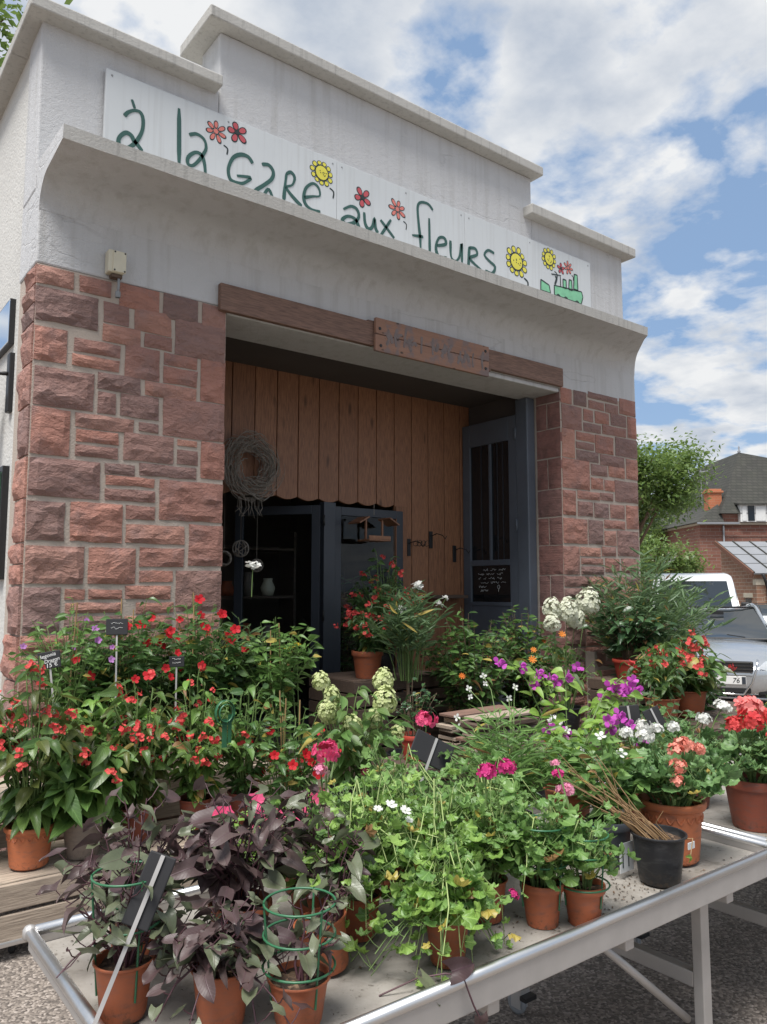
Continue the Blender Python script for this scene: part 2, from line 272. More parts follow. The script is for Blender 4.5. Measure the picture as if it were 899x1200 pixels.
SIGN_STROKES=[[(0.578,4.937),(0.6,4.882)],[(0.532,4.801),(0.557,4.837),(0.601,4.867),(0.642,4.866),(0.66,4.819),(0.656,4.743),(0.628,4.668),(0.589,4.607),(0.54,4.562),(0.502,4.575),(0.498,4.62),(0.517,4.658),(0.55,4.686),(0.583,4.677),(0.602,4.648),(0.629,4.626),(0.661,4.595)],[(0.915,5.007),(0.926,4.603)],[(0.997,4.839),(1.052,4.866),(1.109,4.847),(1.127,4.786),(1.101,4.721),(1.068,4.664),(1.025,4.616),(0.991,4.622),(0.994,4.671),(1.044,4.723),(1.09,4.723),(1.116,4.67),(1.127,4.584)],[(1.504,4.802),(1.466,4.84),(1.405,4.836),(1.345,4.792),(1.311,4.715),(1.307,4.657),(1.332,4.608),(1.409,4.611),(1.457,4.641),(1.486,4.683),(1.377,4.66)],[(1.583,4.822),(1.642,4.836),(1.681,4.797),(1.669,4.734),(1.606,4.665),(1.532,4.594),(1.521,4.537),(1.583,4.552),(1.637,4.64),(1.671,4.604),(1.69,4.539)],[(1.798,4.818),(1.786,4.713),(1.777,4.602)],[(1.798,4.818),(1.837,4.846),(1.872,4.814),(1.852,4.747),(1.799,4.705),(1.88,4.635),(1.939,4.601)],[(1.963,4.679),(2.042,4.714),(2.106,4.74),(2.094,4.803),(2.041,4.822),(1.978,4.764),(1.957,4.684),(1.974,4.629),(2.029,4.602),(2.113,4.608)],[(2.338,4.699),(2.411,4.747),(2.473,4.74),(2.492,4.68),(2.442,4.613),(2.366,4.577),(2.327,4.604),(2.381,4.652),(2.458,4.649),(2.498,4.577)],[(2.548,4.737),(2.557,4.647),(2.592,4.604),(2.634,4.638),(2.656,4.717),(2.666,4.639),(2.691,4.599)],[(2.72,4.723),(2.868,4.604)],[(2.832,4.757),(2.72,4.583)],[(3.311,4.993),(3.258,5.033),(3.175,5.024),(3.133,4.969),(3.143,4.823),(3.159,4.701),(3.166,4.577)],[(3.069,4.689),(3.195,4.709)],[(3.267,4.903),(3.272,4.579)],[(3.356,4.673),(3.463,4.717),(3.448,4.77),(3.382,4.751),(3.345,4.655),(3.38,4.574),(3.476,4.594)],[(3.523,4.768),(3.529,4.62),(3.585,4.592),(3.635,4.649),(3.663,4.779),(3.665,4.599)],[(3.76,4.771),(3.745,4.561)],[(3.76,4.765),(3.839,4.778),(3.858,4.724),(3.766,4.661),(3.915,4.591)],[(4.089,4.802),(4.008,4.81),(3.958,4.751),(4.018,4.708),(4.099,4.669),(4.056,4.592),(3.967,4.598)]]
# ---------------------------------------------------------------- ground
def gz(x,y):
    d=math.hypot(x+1.09,y+4.93); return -.34*min(1,max(0,(d-9)/20))
def ground():
    m=MB(); xs=[-400,-60,-20,-8]+[-6+i*1.0 for i in range(60)]+[70,120,400]; ys=[-400,-60,-20,-9]+[-8+i*1.0 for i in range(50)]+[60,120,400]
    vs=[(x,y,gz(x,y)) for y in ys for x in xs]; n=len(xs)
    fs=[(j*n+i,j*n+i+1,(j+1)*n+i+1,(j+1)*n+i) for j in range(len(ys)-1) for i in range(n-1)]
    m.add(vs,fs); tag(m.build('ground',M['asphalt'],smooth=True),kind='structure')
ground()
# ---------------------------------------------------------------- shop building
shop=empty('shop_building',(0,0,0),0,'grey rendered flower shop with red sandstone piers and stepped parapet','building')
W=6.19; PX0,PX1=1.28,4.91
def stone_mesh(w,h,seed,depth=.018,back=.04,mat=None,nx=None,nz=None,rough=1.):
    # rock-faced block in local x (width), z (height); front towards -y
    nx=nx or max(3,min(9,int(w/.045)+1)); nz=nz or max(3,min(7,int(h/.04)+1))
    vs=[];fs=[]; mg=.006
    for j in range(nz+1):
        for i in range(nx+1):
            u=i/nx; v=j/nz; edge=(i in(0,nx)) or (j in (0,nz))
            x=(u-.5)*w; z=(v-.5)*h
            if edge:
                x+=noise.noise(V((x*9,z*9,seed*3.1)))*.006; z+=noise.noise(V((x*9,z*9,seed*5.7)))*.006; y=-.004-.004*noise.noise(V((x*20,z*20,seed)))
            else:
                x+=U(-.2,.2)*w/nx; z+=U(-.2,.2)*h/nz
                dd=min(min(u,1-u)*w,min(v,1-v)*h); b=min(1,dd/.035)
                y=-.006-depth*rough*b*(.55+.9*noise.noise(V((x*7,z*11,seed*1.7)))+.5*noise.noise(V((x*19,z*23,seed*2.3))))
            vs.append((x,y,z))
    n=nx+1
    for j in range(nz):
        for i in range(nx):
            a=j*n+i
            if (i+j)%2: fs+=[(a,a+1,a+n+1),(a,a+n+1,a+n)]
            else: fs+=[(a,a+1,a+n),(a+1,a+n+1,a+n)]
    ring=[i for i in range(n)]+[j*n+nx for j in range(1,nz+1)]+[nz*n+i for i in range(nx-1,-1,-1)]+[j*n for j in range(nz-1,0,-1)]
    b0=len(vs); vs+=[(vs[i][0],back,vs[i][2]) for i in ring]; k=len(ring)
    fs+=[(ring[(i+1)%k],ring[i],b0+i,b0+(i+1)%k) for i in range(k)]
    m=MB(); m.add(vs,fs); return m
def put_stone(parent,x0,x1,z0,z1,y=0,rz=0,mat='stone',depth=.019,name='stone',at=None):
    put_stone.k+=1
    m=stone_mesh(x1-x0,z1-z0,put_stone.k,depth)
    o=m.build(name,M[mat],parent); c=((x0+x1)/2,y,(z0+z1)/2)
    o.location=at if at else c; o.rotation_euler=(0,0,rz); return o
put_stone.k=0
def fill(parent,x0,x1,z0,z1,skip=None):
    z=z1
    while z>z0+.06:
        h=min(z-z0,U(.2,.28)); x=x0
        while x<x1-.05:
            w_=U(.22,.42); 
            if x1-x-w_<.12: w_=x1-x
            if random.random()<.45:
                hh=h*U(.4,.6); put_stone(parent,x+.008,x+w_-.008,z-hh+.008,z-.006); put_stone(parent,x+.008,x+w_-.008,z-h+.008,z-hh-.008)
            else: put_stone(parent,x+.008,x+w_-.008,z-h+.008,z-.006)
            x+=w_
        z-=h
def building():
    st=M['stucco']; ss=M['stucco_side']
    def wall(name,x0,x1,y0,y1,z0,z1,mt=st,bv=.012): return boxo(name,x0,x1,y0,y1,z0,z1,mt,shop,bv)
    # left pier
    lp=boxo('stone_pier',.008,PX0-.004,.002,.44,0,3.598,M['mortar'],shop,0)
    def stones(p,L,zlow,xa,xb):
        for (a,b,c,d) in L:
            o=put_stone(p,a+.004,b-.004,c+.004,d-.004); o.location=V(o.location)-V(p.location)
        ch0=set(p.children); fill(p,xa,xb,0,zlow)
        for o in p.children:
            if o not in ch0: o.location=V(o.location)-V(p.location)
    stones(lp,LP_STONES,1.33,0.0,PX0)
    # returns of the corner blocks on the side wall
    zc=[3.598,3.47,3.225,2.975,2.71,2.4,2.14,1.875,1.62,1.325,1.06,.8,.53,.26,0]
    for i in range(len(zc)-1):
        d=.25+(.05 if i%2 else 0)+.02*(i>7); z1=zc[i]-.007; z0=zc[i+1]+.007
        parts=[(z0,z1)] if i not in (1,7) else [(z0,(z0+z1)/2-.006),((z0+z1)/2+.006,z1)]
        for a,b in parts:
            o=put_stone(lp,0,d-.02,a,b,depth=.022); o.rotation_euler=(0,0,-math.pi/2); o.location=V((.004-.004*i*.3,d/2,(a+b)/2))-V(lp.location)
    rp=boxo('stone_pier',PX1+.004,W-.008,.002,.44,0,3.645,M['mortar'],shop,0)
    stones(rp,RP_STONES,1.73,PX1,W)
    # dressed reveal of the right pier
    zr=[3.60,3.47,3.203,2.905,2.59,2.31,2.03,1.735,1.42,1.13,.85,.57,.28,0]
    for i in range(len(zr)-1):
        a,b=zr[i+1]+.006,zr[i]-.006
        spl=[(0.004,.31)] if i%2==0 else [(.004,.165),(.177,.31)]
        for y0,y1 in spl:
            o=put_stone(rp,y0,y1,a,b,mat='stone2',depth=.006); o.rotation_euler=(0,0,-math.pi/2); o.location=V((PX1+.006,(y0+y1)/2,(a+b)/2))-V(rp.location)
    # left pier inner reveal
    for i in range(len(zc)-1):
        o=put_stone(lp,0.004,.31,zc[i+1]+.007,zc[i]-.007,mat='stone2',depth=.006); o.rotation_euler=(0,0,math.pi/2); o.location=V((PX0-.006,.16,(zc[i]+zc[i+1])/2))-V(lp.location)
    # pier plinth ledge at the right, old slabs
    for i,(z0,z1,pr) in enumerate([(0,.3,.16),(.31,.58,.15),(.59,.80,.13),(.81,1.0,.10)]):
        x=PX1+.3
        while x<W:
            w_=U(.35,.6); x1=min(W,x+w_); o=put_stone(rp,x+.006,x1-.006,z0,z1,depth=.012); o.location=V(((x+x1)/2,-pr,(z0+z1)/2))-V(rp.location); x=x1
    boxo('plinth',PX1+.3,W,-.11,-.002,0,.985,M['mortar'],shop,0)
    # rendered walls
    wall('lintel',0.0,W,0.0,.45,3.6+.002,4.12); 
    wall('lintel_soffit',PX0-.0,PX1,.004,.47,3.555,3.6)
    wall('wing_wall',0.0,1.24,.12,.45,4.12,5.30); wall('wing_wall',4.68,W,.12,.45,4.12,5.35)
    wall('gable_wall',1.24,4.68,.118,.45,4.12,5.77)
    wall('side_wall',.012,.30,.452,9,0,5.30,ss); wall('side_wall',.012,.29,.25,.452,0,3.6,ss); wall('side_wall',W-.3,W,.45,9,0,5.30,ss)
    wall('back_wall',.3,W-.3,8.7,9,0,5.1,ss); wall('flat_roof',.3,W-.3,.45,8.7,4.9,5.05,M['concrete'])
    cc=M['concrete']
    for x0,x1,z0,z1 in [(-.10,1.215,5.262,5.345),(1.105,4.74,5.77,5.862),(4.56,W+.10,5.325,5.43)]: wall('parapet_cap',x0,x1,0,.57,z0,z1,cc,.01)
    wall('parapet_cap',-.10,.42,.57,9.1,5.262,5.345,cc,.01); wall('parapet_cap',W-.42,W+.1,.57,9.1,5.325,5.43,cc,.01)
    # canopy: splayed slab over the opening
    rf_=.19; Kc=8; pr=[(-rf_+rf_*math.cos(math.pi/2*q/Kc)-.001,4.135-rf_+rf_*math.sin(math.pi/2*q/Kc)) for q in range(Kc+1)]+[(-.42,4.158),(-.5,4.165),(-.504,4.25),(.125,4.285)]
    def xr(y): return W-.002 if y>=-.002 else (5.70+(5.76-5.70)*(y+.5)/.08 if y<-.42 else 5.76+(W-.002-5.76)*(y+.42)/.42)
    N=24; vs=[];fs=[];mi=[]; k=len(pr)
    for q in range(N+1):
        for a,(y,z) in enumerate(pr): vs.append((.001+(xr(max(y,-.5))-.001)*q/N,y,z+(U(-.0025,.0025) if a in (k-3,k-2) else 0)))
    for q in range(N):
        for b in range(k-1): a=q*k+b; fs.append((a,a+k,a+k+1,a+1)); mi.append(1 if b>=k-3 else 0)
    fs+=[tuple(range(k)),tuple(N*k+b for b in range(k-1,-1,-1))]; mi+=[0,0]
    m2=MB(); m2.add(vs,fs); m2.mi=mi; o=m2.build('canopy',[st,cc],shop,True); o.data.set_sharp_from_angle(angle=R(32))
    # timber fascia
    boxo('fascia_board',1.207,2.56,-.05,-.004,3.56,3.757,M['beam'],shop,.006); boxo('fascia_board',3.838,4.914,-.05,-.004,3.602,3.787,M['beam'],shop,.006)
    boxo('fascia_board',2.50,3.9,-.046,-.006,3.58,3.77,M['beam'],shop,.006)
    # recess
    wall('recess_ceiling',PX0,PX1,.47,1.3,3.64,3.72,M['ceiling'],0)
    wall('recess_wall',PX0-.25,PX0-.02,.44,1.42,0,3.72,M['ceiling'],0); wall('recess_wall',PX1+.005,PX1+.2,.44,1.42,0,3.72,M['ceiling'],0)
    wall('recess_floor',PX0,PX1,-.02,9-.35,-.1,.02,M['deck'],0)
    pl=boxo('plank_wall',PX0-.02,PX1,1.335,1.42,2.47,3.72,M['dark_wood'],shop,0)
    boxo('plank_backing',3.93,PX1,1.335,1.42,0,2.47,M['dark_wood'],shop,0)
    x=PX0; i=0
    while x<PX1-.02:
        w_=.232; x1=min(PX1,x+w_); full=x1>3.99
        m=MB(); zb=0 if full else 2.45
        pts=[(x+.004,3.66),(x+.004,zb if full else zb+.012)]
        if not full:
            for q in range(1,8): t=q/8; pts.append((x+.004+(x1-x-.008)*t, zb+.012-.03*math.sin(math.pi*t)))
        pts+=[(x1-.004,zb if full else zb+.012),(x1-.004,3.66)]
        c=V(((x+x1)/2,1.318,2.9)); n=len(pts)
        dy=U(-.003,.003)
        vs=[(a-c.x,-.018+dy,b-c.z) for a,b in pts]+[(a-c.x,.014,b-c.z) for a,b in pts]
        fs=[tuple(range(n)),tuple(range(2*n-1,n-1,-1))]+[((k+1)%n,k,n+k,n+(k+1)%n) for k in range(n)]
        m.add(vs,fs); o=m.build('plank',M['plank'],pl,bevel=.004); o.location=c-V(pl.location); x=x1; i+=1
    boxo('door_jamb',3.84,3.985,1.28,1.34,0,2.45,M['plank'],shop)
    # dark sales room behind
    dr=M['dark_room']
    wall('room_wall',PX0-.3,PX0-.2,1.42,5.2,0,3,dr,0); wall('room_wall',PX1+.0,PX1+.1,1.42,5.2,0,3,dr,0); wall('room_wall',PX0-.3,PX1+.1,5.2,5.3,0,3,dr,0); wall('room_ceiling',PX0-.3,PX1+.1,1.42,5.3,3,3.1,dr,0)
    # glazed shop doors
    fr=M['dark_blue']
    boxo('door_post',2.93,3.065,1.24,1.33,0.02,2.43,fr,shop)
    def leaf(name,x0,x1,y,rz,pv):
        m=MB(); wd=x1-x0; z0,z1=.03,2.40; s=.085
        for a in [(0,s,z0,z1),(wd-s,wd,z0,z1),(s,wd-s,z1-s,z1),(s,wd-s,z0,z0+.35)]: m.box(a[0],a[1],-.022,.022,a[2],a[3])
        o=m.build(name,fr,shop,bevel=.004); o.location=pv; o.rotation_euler=(0,0,rz)
        g=MB(); g.box(s,wd-s,-.004,.004,z0+.35,z1-s); g.build('pane',M['glass'],o)
        h=MB(); h.tube([(wd-.045,-.05,.95),(wd-.045,-.05,1.25)],.01,8); h.build('handle',M['black'],o,True)
        return o
    leaf('shop_door',0,.86,0,R(0),(3.07,1.30,0))
    leaf('shop_door',0,.86,0,R(180-48),(2.93,1.30,0))
    for z in (.4,1.35,2.25):
        m=MB(); m.tube([(2.925,1.235,z-.05),(2.925,1.235,z+.05)],.011,8); m.build('hinge',M['black'],shop,True)
    # tall blue entrance leaf folded back against the right reveal
    bl=MB(); Y0,Y1=.49,1.29; xx=4.815
    # local: along y
    for a in [(Y0,Y0+.11,.05,3.40),(Y1-.115,Y1,.05,3.40),(Y0+.11,Y1-.115,3.15,3.40),(Y0+.11,Y1-.115,1.845,1.905),(Y0+.11,Y1-.115,.05,1.45)]: bl.box(-.022,.022,a[0],a[1],a[2],a[3])
    o=bl.build('blue_door_leaf',M['blue'],shop,bevel=.006); o.location=(xx,0,0)
    def sp(n,mt,f,sm=False,bv=.002):
        q=MB(); f(q); return q.build(n,M[mt],o,sm,bevel=bv)
    sp('pane','dglass',lambda q:q.box(.0,.008,Y0+.1,Y1-.105,1.9,3.16),bv=0); sp('pane','dglass',lambda q:q.box(.0,.008,Y0+.1,Y1-.105,1.44,1.85),bv=0)
    sp('glazing_bar','blue',lambda q:q.box(-.026,.0,.86,.885,1.905,3.15)); 
    for yy in (.70,1.02,.78): sp('glazing_bar','dark_blue',lambda q:q.box(-.003,.0,yy-.006,yy+.006,1.905,3.15),bv=0)
    sp('moulding','blue',lambda q:q.box(-.034,-.02,Y0+.09,Y1-.095,1.425,1.462))
    # white handwriting on the lower pane
    m=MB(); rr=random.Random(4)
    for row,(z,a,b) in enumerate([(1.80,.74,1.0),(1.755,.80,1.08),(1.71,.72,1.08),(1.665,.68,1.04),(1.62,.92,1.07),(1.58,.93,1.05)]):
        y=b
        while y>a:
            k=rr.randint(2,5); pts=[]
            for q in range(k*3): pts.append((-.004,y-q*.008,z+rr.uniform(-.011,.013)))
            m.tube(pts,.0016,3); y-=k*.024+.03
    m.tube([(-.004,.78+.018*math.cos(q*.7)*1.,1.62+.02*math.sin(q*.7)) for q in range(10)],.002,3); m.tube([(-.004,.78,1.6),(-.004,.785,1.57)],.002,3)
    m.build('chalk_writing',M['chalk'],o)
    boxo('blue_door_post',4.785,4.902,.325,.485,0.02,3.55,M['blue'],shop,.01)
    for z in (.5,2.25,3.2):
        m=MB(); m.tube([(4.785,.489,z-.06),(4.785,.489,z+.06)],.013,8); m.build('hinge',M['blue'],shop,True)
    boxo('window_ledge',4.2,4.70,1.12,1.30,1.50,1.535,M['dark_wood'],shop)
building()
# ---------------------------------------------------------------- painted sign
def ribbon(mb,pts,w,y,mi=0,th=.003):
    pts=[V((p[0],0,p[1])) for p in pts]
    # smooth (Catmull-Rom)
    q=[]
    for i in range(len(pts)-1):
        p0=pts[max(0,i-1)];p1=pts[i];p2=pts[i+1];p3=pts[min(len(pts)-1,i+2)]
        for s in range(4):
            t=s/4; q.append(.5*((2*p1)+(p2-p0)*t+(2*p0-5*p1+4*p2-p3)*t*t+(3*p1-p0-3*p2+p3)*t**3))
    q.append(pts[-1]); n=len(q); vs=[]
    for i,p in enumerate(q):
        t=(q[min(n-1,i+1)]-q[max(0,i-1)]); t.normalize(); nn=V((-t.z,0,t.x)); k=w*(.85+.5*noise.noise(p*6+V((0,w*900,0))))*(.75 if i in(0,n-1) else 1)
        vs+= [p+nn*k+V((0,y-th,0)),p-nn*k+V((0,y-th,0)),p+nn*k+V((0,y,0)),p-nn*k+V((0,y,0))]
    fs=[]
    for i in range(n-1):
        a=i*4; b=a+4; fs+=[(a,b,b+1,a+1),(a+2,b+2,b,a),(a+1,b+1,b+3,a+3)]
    fs+=[(0,1,3,2),((n-1)*4+2,(n-1)*4+3,(n-1)*4+1,(n-1)*4)]
    mb.add(vs,fs,mi=mi)
def blob(mb,pts,y,th=.002,mi=0):
    n=len(pts); vs=[(a,y-th,b) for a,b in pts]+[(a,y,b) for a,b in pts]
    mb.add(vs,[tuple(range(n))]+[((i+1)%n,i,n+i,n+(i+1)%n) for i in range(n)],mi=mi)
def sign():
    s=empty('shop_sign',(0,0,0),0,'long white shop sign with hand-painted green lettering and flowers above the canopy','sign')
    for x0,x1 in [(.40,2.272),(2.276,3.708),(3.712,5.56)]: boxo('sign_panel',x0,x1,.078,.108,4.47,5.095,M['sign'],s,.003)
    for x0 in (.6,2.0,3.0,4.4,5.3): boxo('sign_bracket',x0,x0+.04,.108,.122,4.5,5.05,M['grey_plastic'],s,0)
    for x in (.44,1.3,2.23,2.32,3.0,3.66,3.76,4.6,5.52):
        for z in (4.51,5.055):
            q=MB(); q.lathe([(0,.003),(.006,.003),(.008,0)],8,Matrix.Rotation(math.pi/2,4,'X')); q.build('screw',M['grey_plastic'],s,loc=(x,.0775,z))
    k=0
    for nst in (2,1,1,1,1,2,1,1,1,2,2,1,1,1,2,1):
        m=MB()
        for st in SIGN_STROKES[k:k+nst]: ribbon(m,st,.0155,.0775)
        m.build('painted_letter',M['ink'],s); k+=nst
    def flower(kind,x,z,r):
        m=MB(); y=.0775
        n={'p7':7,'r5':5,'sun':11}[kind]; fill={'p7':'s_pink','r5':'s_red','sun':'s_yel'}[kind]; a0=U(0,1)
        for i in range(n):
            a=a0+2*math.pi*i/n; L=r*U(.88,1.08); wd=(r*.34 if kind=='r5' else r*.24 if kind=='p7' else r*.24); r0=r*(.12 if kind=='r5' else .18 if kind=='p7' else .55)
            def pet(k,o):
                P=[]
                for j in range(12):
                    t=2*math.pi*j/12; d=(r0+L)/2-(L-r0)/2*math.cos(t)*k; e=math.sin(t)*wd*k*(.7+.3*(1-math.cos(t))/2); P.append((x+d*math.cos(a)-e*math.sin(a),z+d*math.sin(a)+e*math.cos(a)))
                blob(m,P[::-1],y-o,.0012,0 if o==0 else 1)
            pet(1.0,0); pet(.72,.0014)
        P=lambda q:[(x+q*math.cos(-2*math.pi*j/14),z+q*math.sin(-2*math.pi*j/14)) for j in range(14)]
        if kind=='sun': blob(m,P(r*.62),y-.0028,.0012,0); blob(m,P(r*.52),y-.0042,.0012,1)
        else: blob(m,P(r*.2),y-.0028,.0012,0 if kind=='r5' else 1)
        if kind=='sun':
            for j in range(9): q=U(0,6.28); d=U(0,r*.42); blob(m,[(x+d*math.cos(q)+r*.04*math.cos(-k),z+d*math.sin(q)+r*.04*math.sin(-k)) for k in range(6)],y-.0056,.001,0)
        if kind!='r5': ribbon(m,[(x+r*.7,z-r*.9),(x+r*1.05,z-r*1.1),(x+r*1.0,z-r*1.6)],r*.07,y,0,.001)
        m.build('painted_flower',[M['ink_black'],M[fill]],s)
    for a in [(k_,x_,z_,r_*1.15) for k_,x_,z_,r_ in [('p7',1.2,4.943,.08),('r5',1.37,4.998,.08),('sun',2.123,4.937,.097),('r5',2.529,4.859,.083),('p7',2.902,4.874,.085),('sun',4.398,4.80,.135),('sun',4.885,4.96,.105),('r5',5.073,4.905,.055),('p7',5.19,4.945,.065)]]: flower(*a)
    m=MB(); y=.0775
    def poly(P,o=0,mi=1): blob(m,P,y-o,.0012,mi)
    def outl(P): ribbon(m,[P[0],P[1]],.006,y,0,.003); [ribbon(m,[P[i],P[(i+1)%len(P)]],.006,y,0,.003) for i in range(1,len(P))]
    for P in [[(4.96,4.60),(4.96,4.70),(5.40,4.735),(5.42,4.68),(5.39,4.60)],[(5.27,4.735),(5.285,4.90),(5.335,4.90),(5.34,4.735)],[(5.10,4.71),(5.10,4.80),(5.15,4.80),(5.15,4.71)],[(5.19,4.71),(5.20,4.82),(5.24,4.82),(5.245,4.71)],[(4.75,4.60),(4.755,4.71),(4.88,4.68),(4.90,4.60)]]: poly(P); outl(P)
    ribbon(m,[(4.92,4.81),(5.07,4.83)],.008,y,0); ribbon(m,[(5.06,4.82),(5.06,4.71)],.008,y,0); ribbon(m,[(4.97,4.71),(5.0,4.78),(4.98,4.80)],.012,y,0)
    for x in (5.02,5.14,5.32): ribbon(m,[(x+.03*math.cos(q*.8),4.585+.03*math.sin(q*.8)) for q in range(9)],.006,y-.002,0)
    m.build('painted_train',[M['ink_black'],M['s_grn']],s)
sign()
def plank_sign():
    s=empty('wooden_plank_sign',(0,0,0),0,'two-board wooden sign with faded blue lettering fixed on the timber beam','sign')
    a=boxo('board',2.552,3.838,-.085,-.052,3.655,3.79,M['carved'],s,.006); b=boxo('board',2.548,3.836,-.085,-.052,3.512,3.651,M['carved'],s,.006)
    m=MB(); rr=random.Random(11)
    x=2.66
    while x<3.78:       # worn, unreadable remains of the painted letters
        z0=3.56+rr.uniform(0,.03); h=rr.uniform(.1,.17); pts=[(x,z0),(x+rr.uniform(-.02,.03),z0+h*.5),(x+rr.uniform(-.01,.05),z0+h)]
        m=MB(); ribbon(m,pts,.014,-.0855,0,.0012)
        if rr.random()<.7: ribbon(m,[(x,z0+h*.5),(x+.04,z0+h*rr.uniform(.3,.8)),(x+.06,z0+rr.uniform(0,h))],.016,-.0855,0,.0016)
        m.build('faded_letter',M['faded_blue'],s); x+=rr.uniform(.075,.13)
    for x,z in [(2.59,3.70),(2.6,3.56),(3.79,3.74),(3.79,3.58)]:
        q=MB(); q.lathe([(0,.004),(.012,.004),(.014,0)],10,Matrix.Rotation(math.pi/2,4,'X')); q.build('screw',M['black'],s,loc=(x,-.087,z))
plank_sign()
def fittings():
    s=empty('detector_box',(.47,-.02,3.62),0,'small cream plastic sensor box above the left stone pier','sensor')
    boxo('housing',-.058,.045,-.06,.015,.005,.155,M['cream'],s,.008); boxo('cover',-.03,.055,-.068,-.058,.01,.15,M['cream'],s,.004)
    m=MB(); m.box(-.03,.04,-.045,.01,-.02,.004); m.build('bracket',M['dark_wood'],s,bevel=.004)
    m=MB(); m.tube([(0.02,-.03,0),(.02,-.035,-.06),(.015,-.04,-.14)],.009,8); m.lathe([(.016,-.02),(.018,0),(.016,.02)],12,Matrix.Translation((.015,-.04,-.13))); m.build('conduit',M['grey_plastic'],s,True)
    for x,z in [(-.02,.02),(.045,.02),(-.02,.14),(.045,.14)]:
        q=MB(); q.lathe([(0,.003),(.005,.003),(.006,0)],8,Matrix.Rotation(math.pi/2,4,'X')); q.build('screw',M['black'],s,loc=(x,-.069,z))
    # twig wreath
    w_=empty('twig_wreath',(2.1,1.16,2.68),0,'round wreath woven from grey twigs hung on the plank wall','wreath')
    rr=random.Random(5)
    for k in range(6):
        m=MB()
        for q in range(24):
            a=rr.uniform(0,6.28); sp=rr.uniform(1.2,3.2); R0=rr.uniform(.12,.28); z0=rr.uniform(-.06,.06); P=[]
            n=12
            for i in range(n):
                t=a+sp*i/(n-1); rad=R0+.035*math.sin(t*3+q)+rr.uniform(-.012,.012)+(.05*(i/(n-1))**3); P.append((rad*math.cos(t)*.98,z0+.03*math.sin(t*4+q),rad*math.sin(t)))
            m.tube(P,[.0045-.003*i/(n-1) for i in range(n)],4)
        if k<2:
            for q in range(7):
                x=rr.uniform(-.14,.16); m.tube([(x,-.02,-.28),(x+rr.uniform(-.03,.03),-.04,-.37),(x+rr.uniform(-.06,.06),-.03,-.41-rr.random()*.06)],.002,4)
        m.build('twigs',M['twig'],w_,kind='stuff')
    # wall hooks
    for i,(x,z,l,lb) in enumerate([(3.995+.02,2.03,.0,'black wall hook nearest the doorway'),(4.32,2.12,.0,'black wall hook higher up, middle of the three on the planks'),(4.66,1.98,0,'black wall hook next to the blue door leaf')]):
        h=empty('wall_hook',(x,1.295,z),0,lb,'hook','hooks on the plank wall')
        boxo('plate',-.022,.022,-.012,.004,-.09,.09,M['black'],h,.003)
        m=MB(); m.tube([(0,-.01,.04),(.0,-.10,.06),(.02,-.17,.04),(.03,-.2,.0),(.03,-.22,.03)],.005,6); m.build('arm',M['black'],h,True)
        if i==0:
            m=MB(); 
            for t in range(4): m.tube([(.05*t+.02*math.cos(q*.8),-.12-.02*math.sin(q),.04+.03*math.sin(q*.8)) for q in range(10)],.003,4)
            m.build('scroll',M['black'],h,True)
    # bird feeder hung in the doorway
    f=empty('bird_feeder',(3.42,1.10,2.06),0,'small wooden bird feeder with pitched roof hung in the doorway','bird feeder')
    m=MB()
    for s_ in (-1,1):
        A=Matrix.Rotation(s_*.5,4,'Y'); m.box(0 if s_>0 else -.13,.13 if s_>0 else 0,-.1,.1,.255,.268,A)
    m.build('roof',M['plank'],f)
    boxo('tray',-.13,.13,-.1,.1,0,.018,M['plank'],f); boxo('tray_rim',-.13,.13,-.1,-.088,.018,.05,M['plank'],f,.002)
    for x in (-.1,.1): boxo('post',x-.009,x+.009,-.01,.01,.018,.21,M['plank'],f,.002)
    m=MB(); m.tube([(0,0,.26),(0,0,.37)],.003,5); m.build('cord',M['twig'],f)
    # fittings on the side wall
    g=empty('glazed_notice',(.0,0,0),0,'pale glossy sign panel high on the left side wall','sign')
    boxo('panel',-.028,.0,.575,1.2,3.24,3.53,M['mirror'],g,.004); boxo('frame',-.024,.014,.565,1.21,3.23,3.54,M['black'],g,.002)
    b=empty('wall_lantern',(0,0,0),0,'black iron lantern bracket on the left side wall','lantern')
    boxo('wall_plate',-.02,.014,.52,.60,2.76,3.16,M['black'],b,.006)
    m=MB(); m.tube([(-.02,.56,3.02),(-.09,.66,3.04),(-.12,.76,3.0)],.014,8); m.build('arm',M['black'],b,True)
    m=MB(); m.lathe([(.0,.3),(.05,.24),(.075,.22),(.06,.0),(0,0)],6,Matrix.Translation((-.12,.78,2.68))); m.build('lantern_body',M['black'],b)
    c=empty('notice_case',(0,0,0),0,'black framed notice case on the left side wall below the lantern','notice board')
    boxo('frame',-.03,.014,.52,1.13,1.66,2.40,M['black'],c,.004); boxo('poster',-.034,-.031,.55,1.10,1.70,2.36,M['s_grn'],c,0); boxo('pane',-.04,-.036,.545,1.105,1.695,2.365,M['dglass'],c,0)
    # goods in the dark shop
    rr=random.Random(3)
    sh=empty('shop_shelf',(2.55,2.35,0),0,'dark shelving with jars inside the unlit shop','shelf')
    for z in (.5,1.0,1.5,2.0): boxo('shelf_board',-.44,.62,-.16,.16,z,z+.03,M['dark_wood'],sh)
    for x in (-.47,.62): boxo('shelf_side',x,x+.03,-.16,.16,0,2.2,M['dark_wood'],sh)
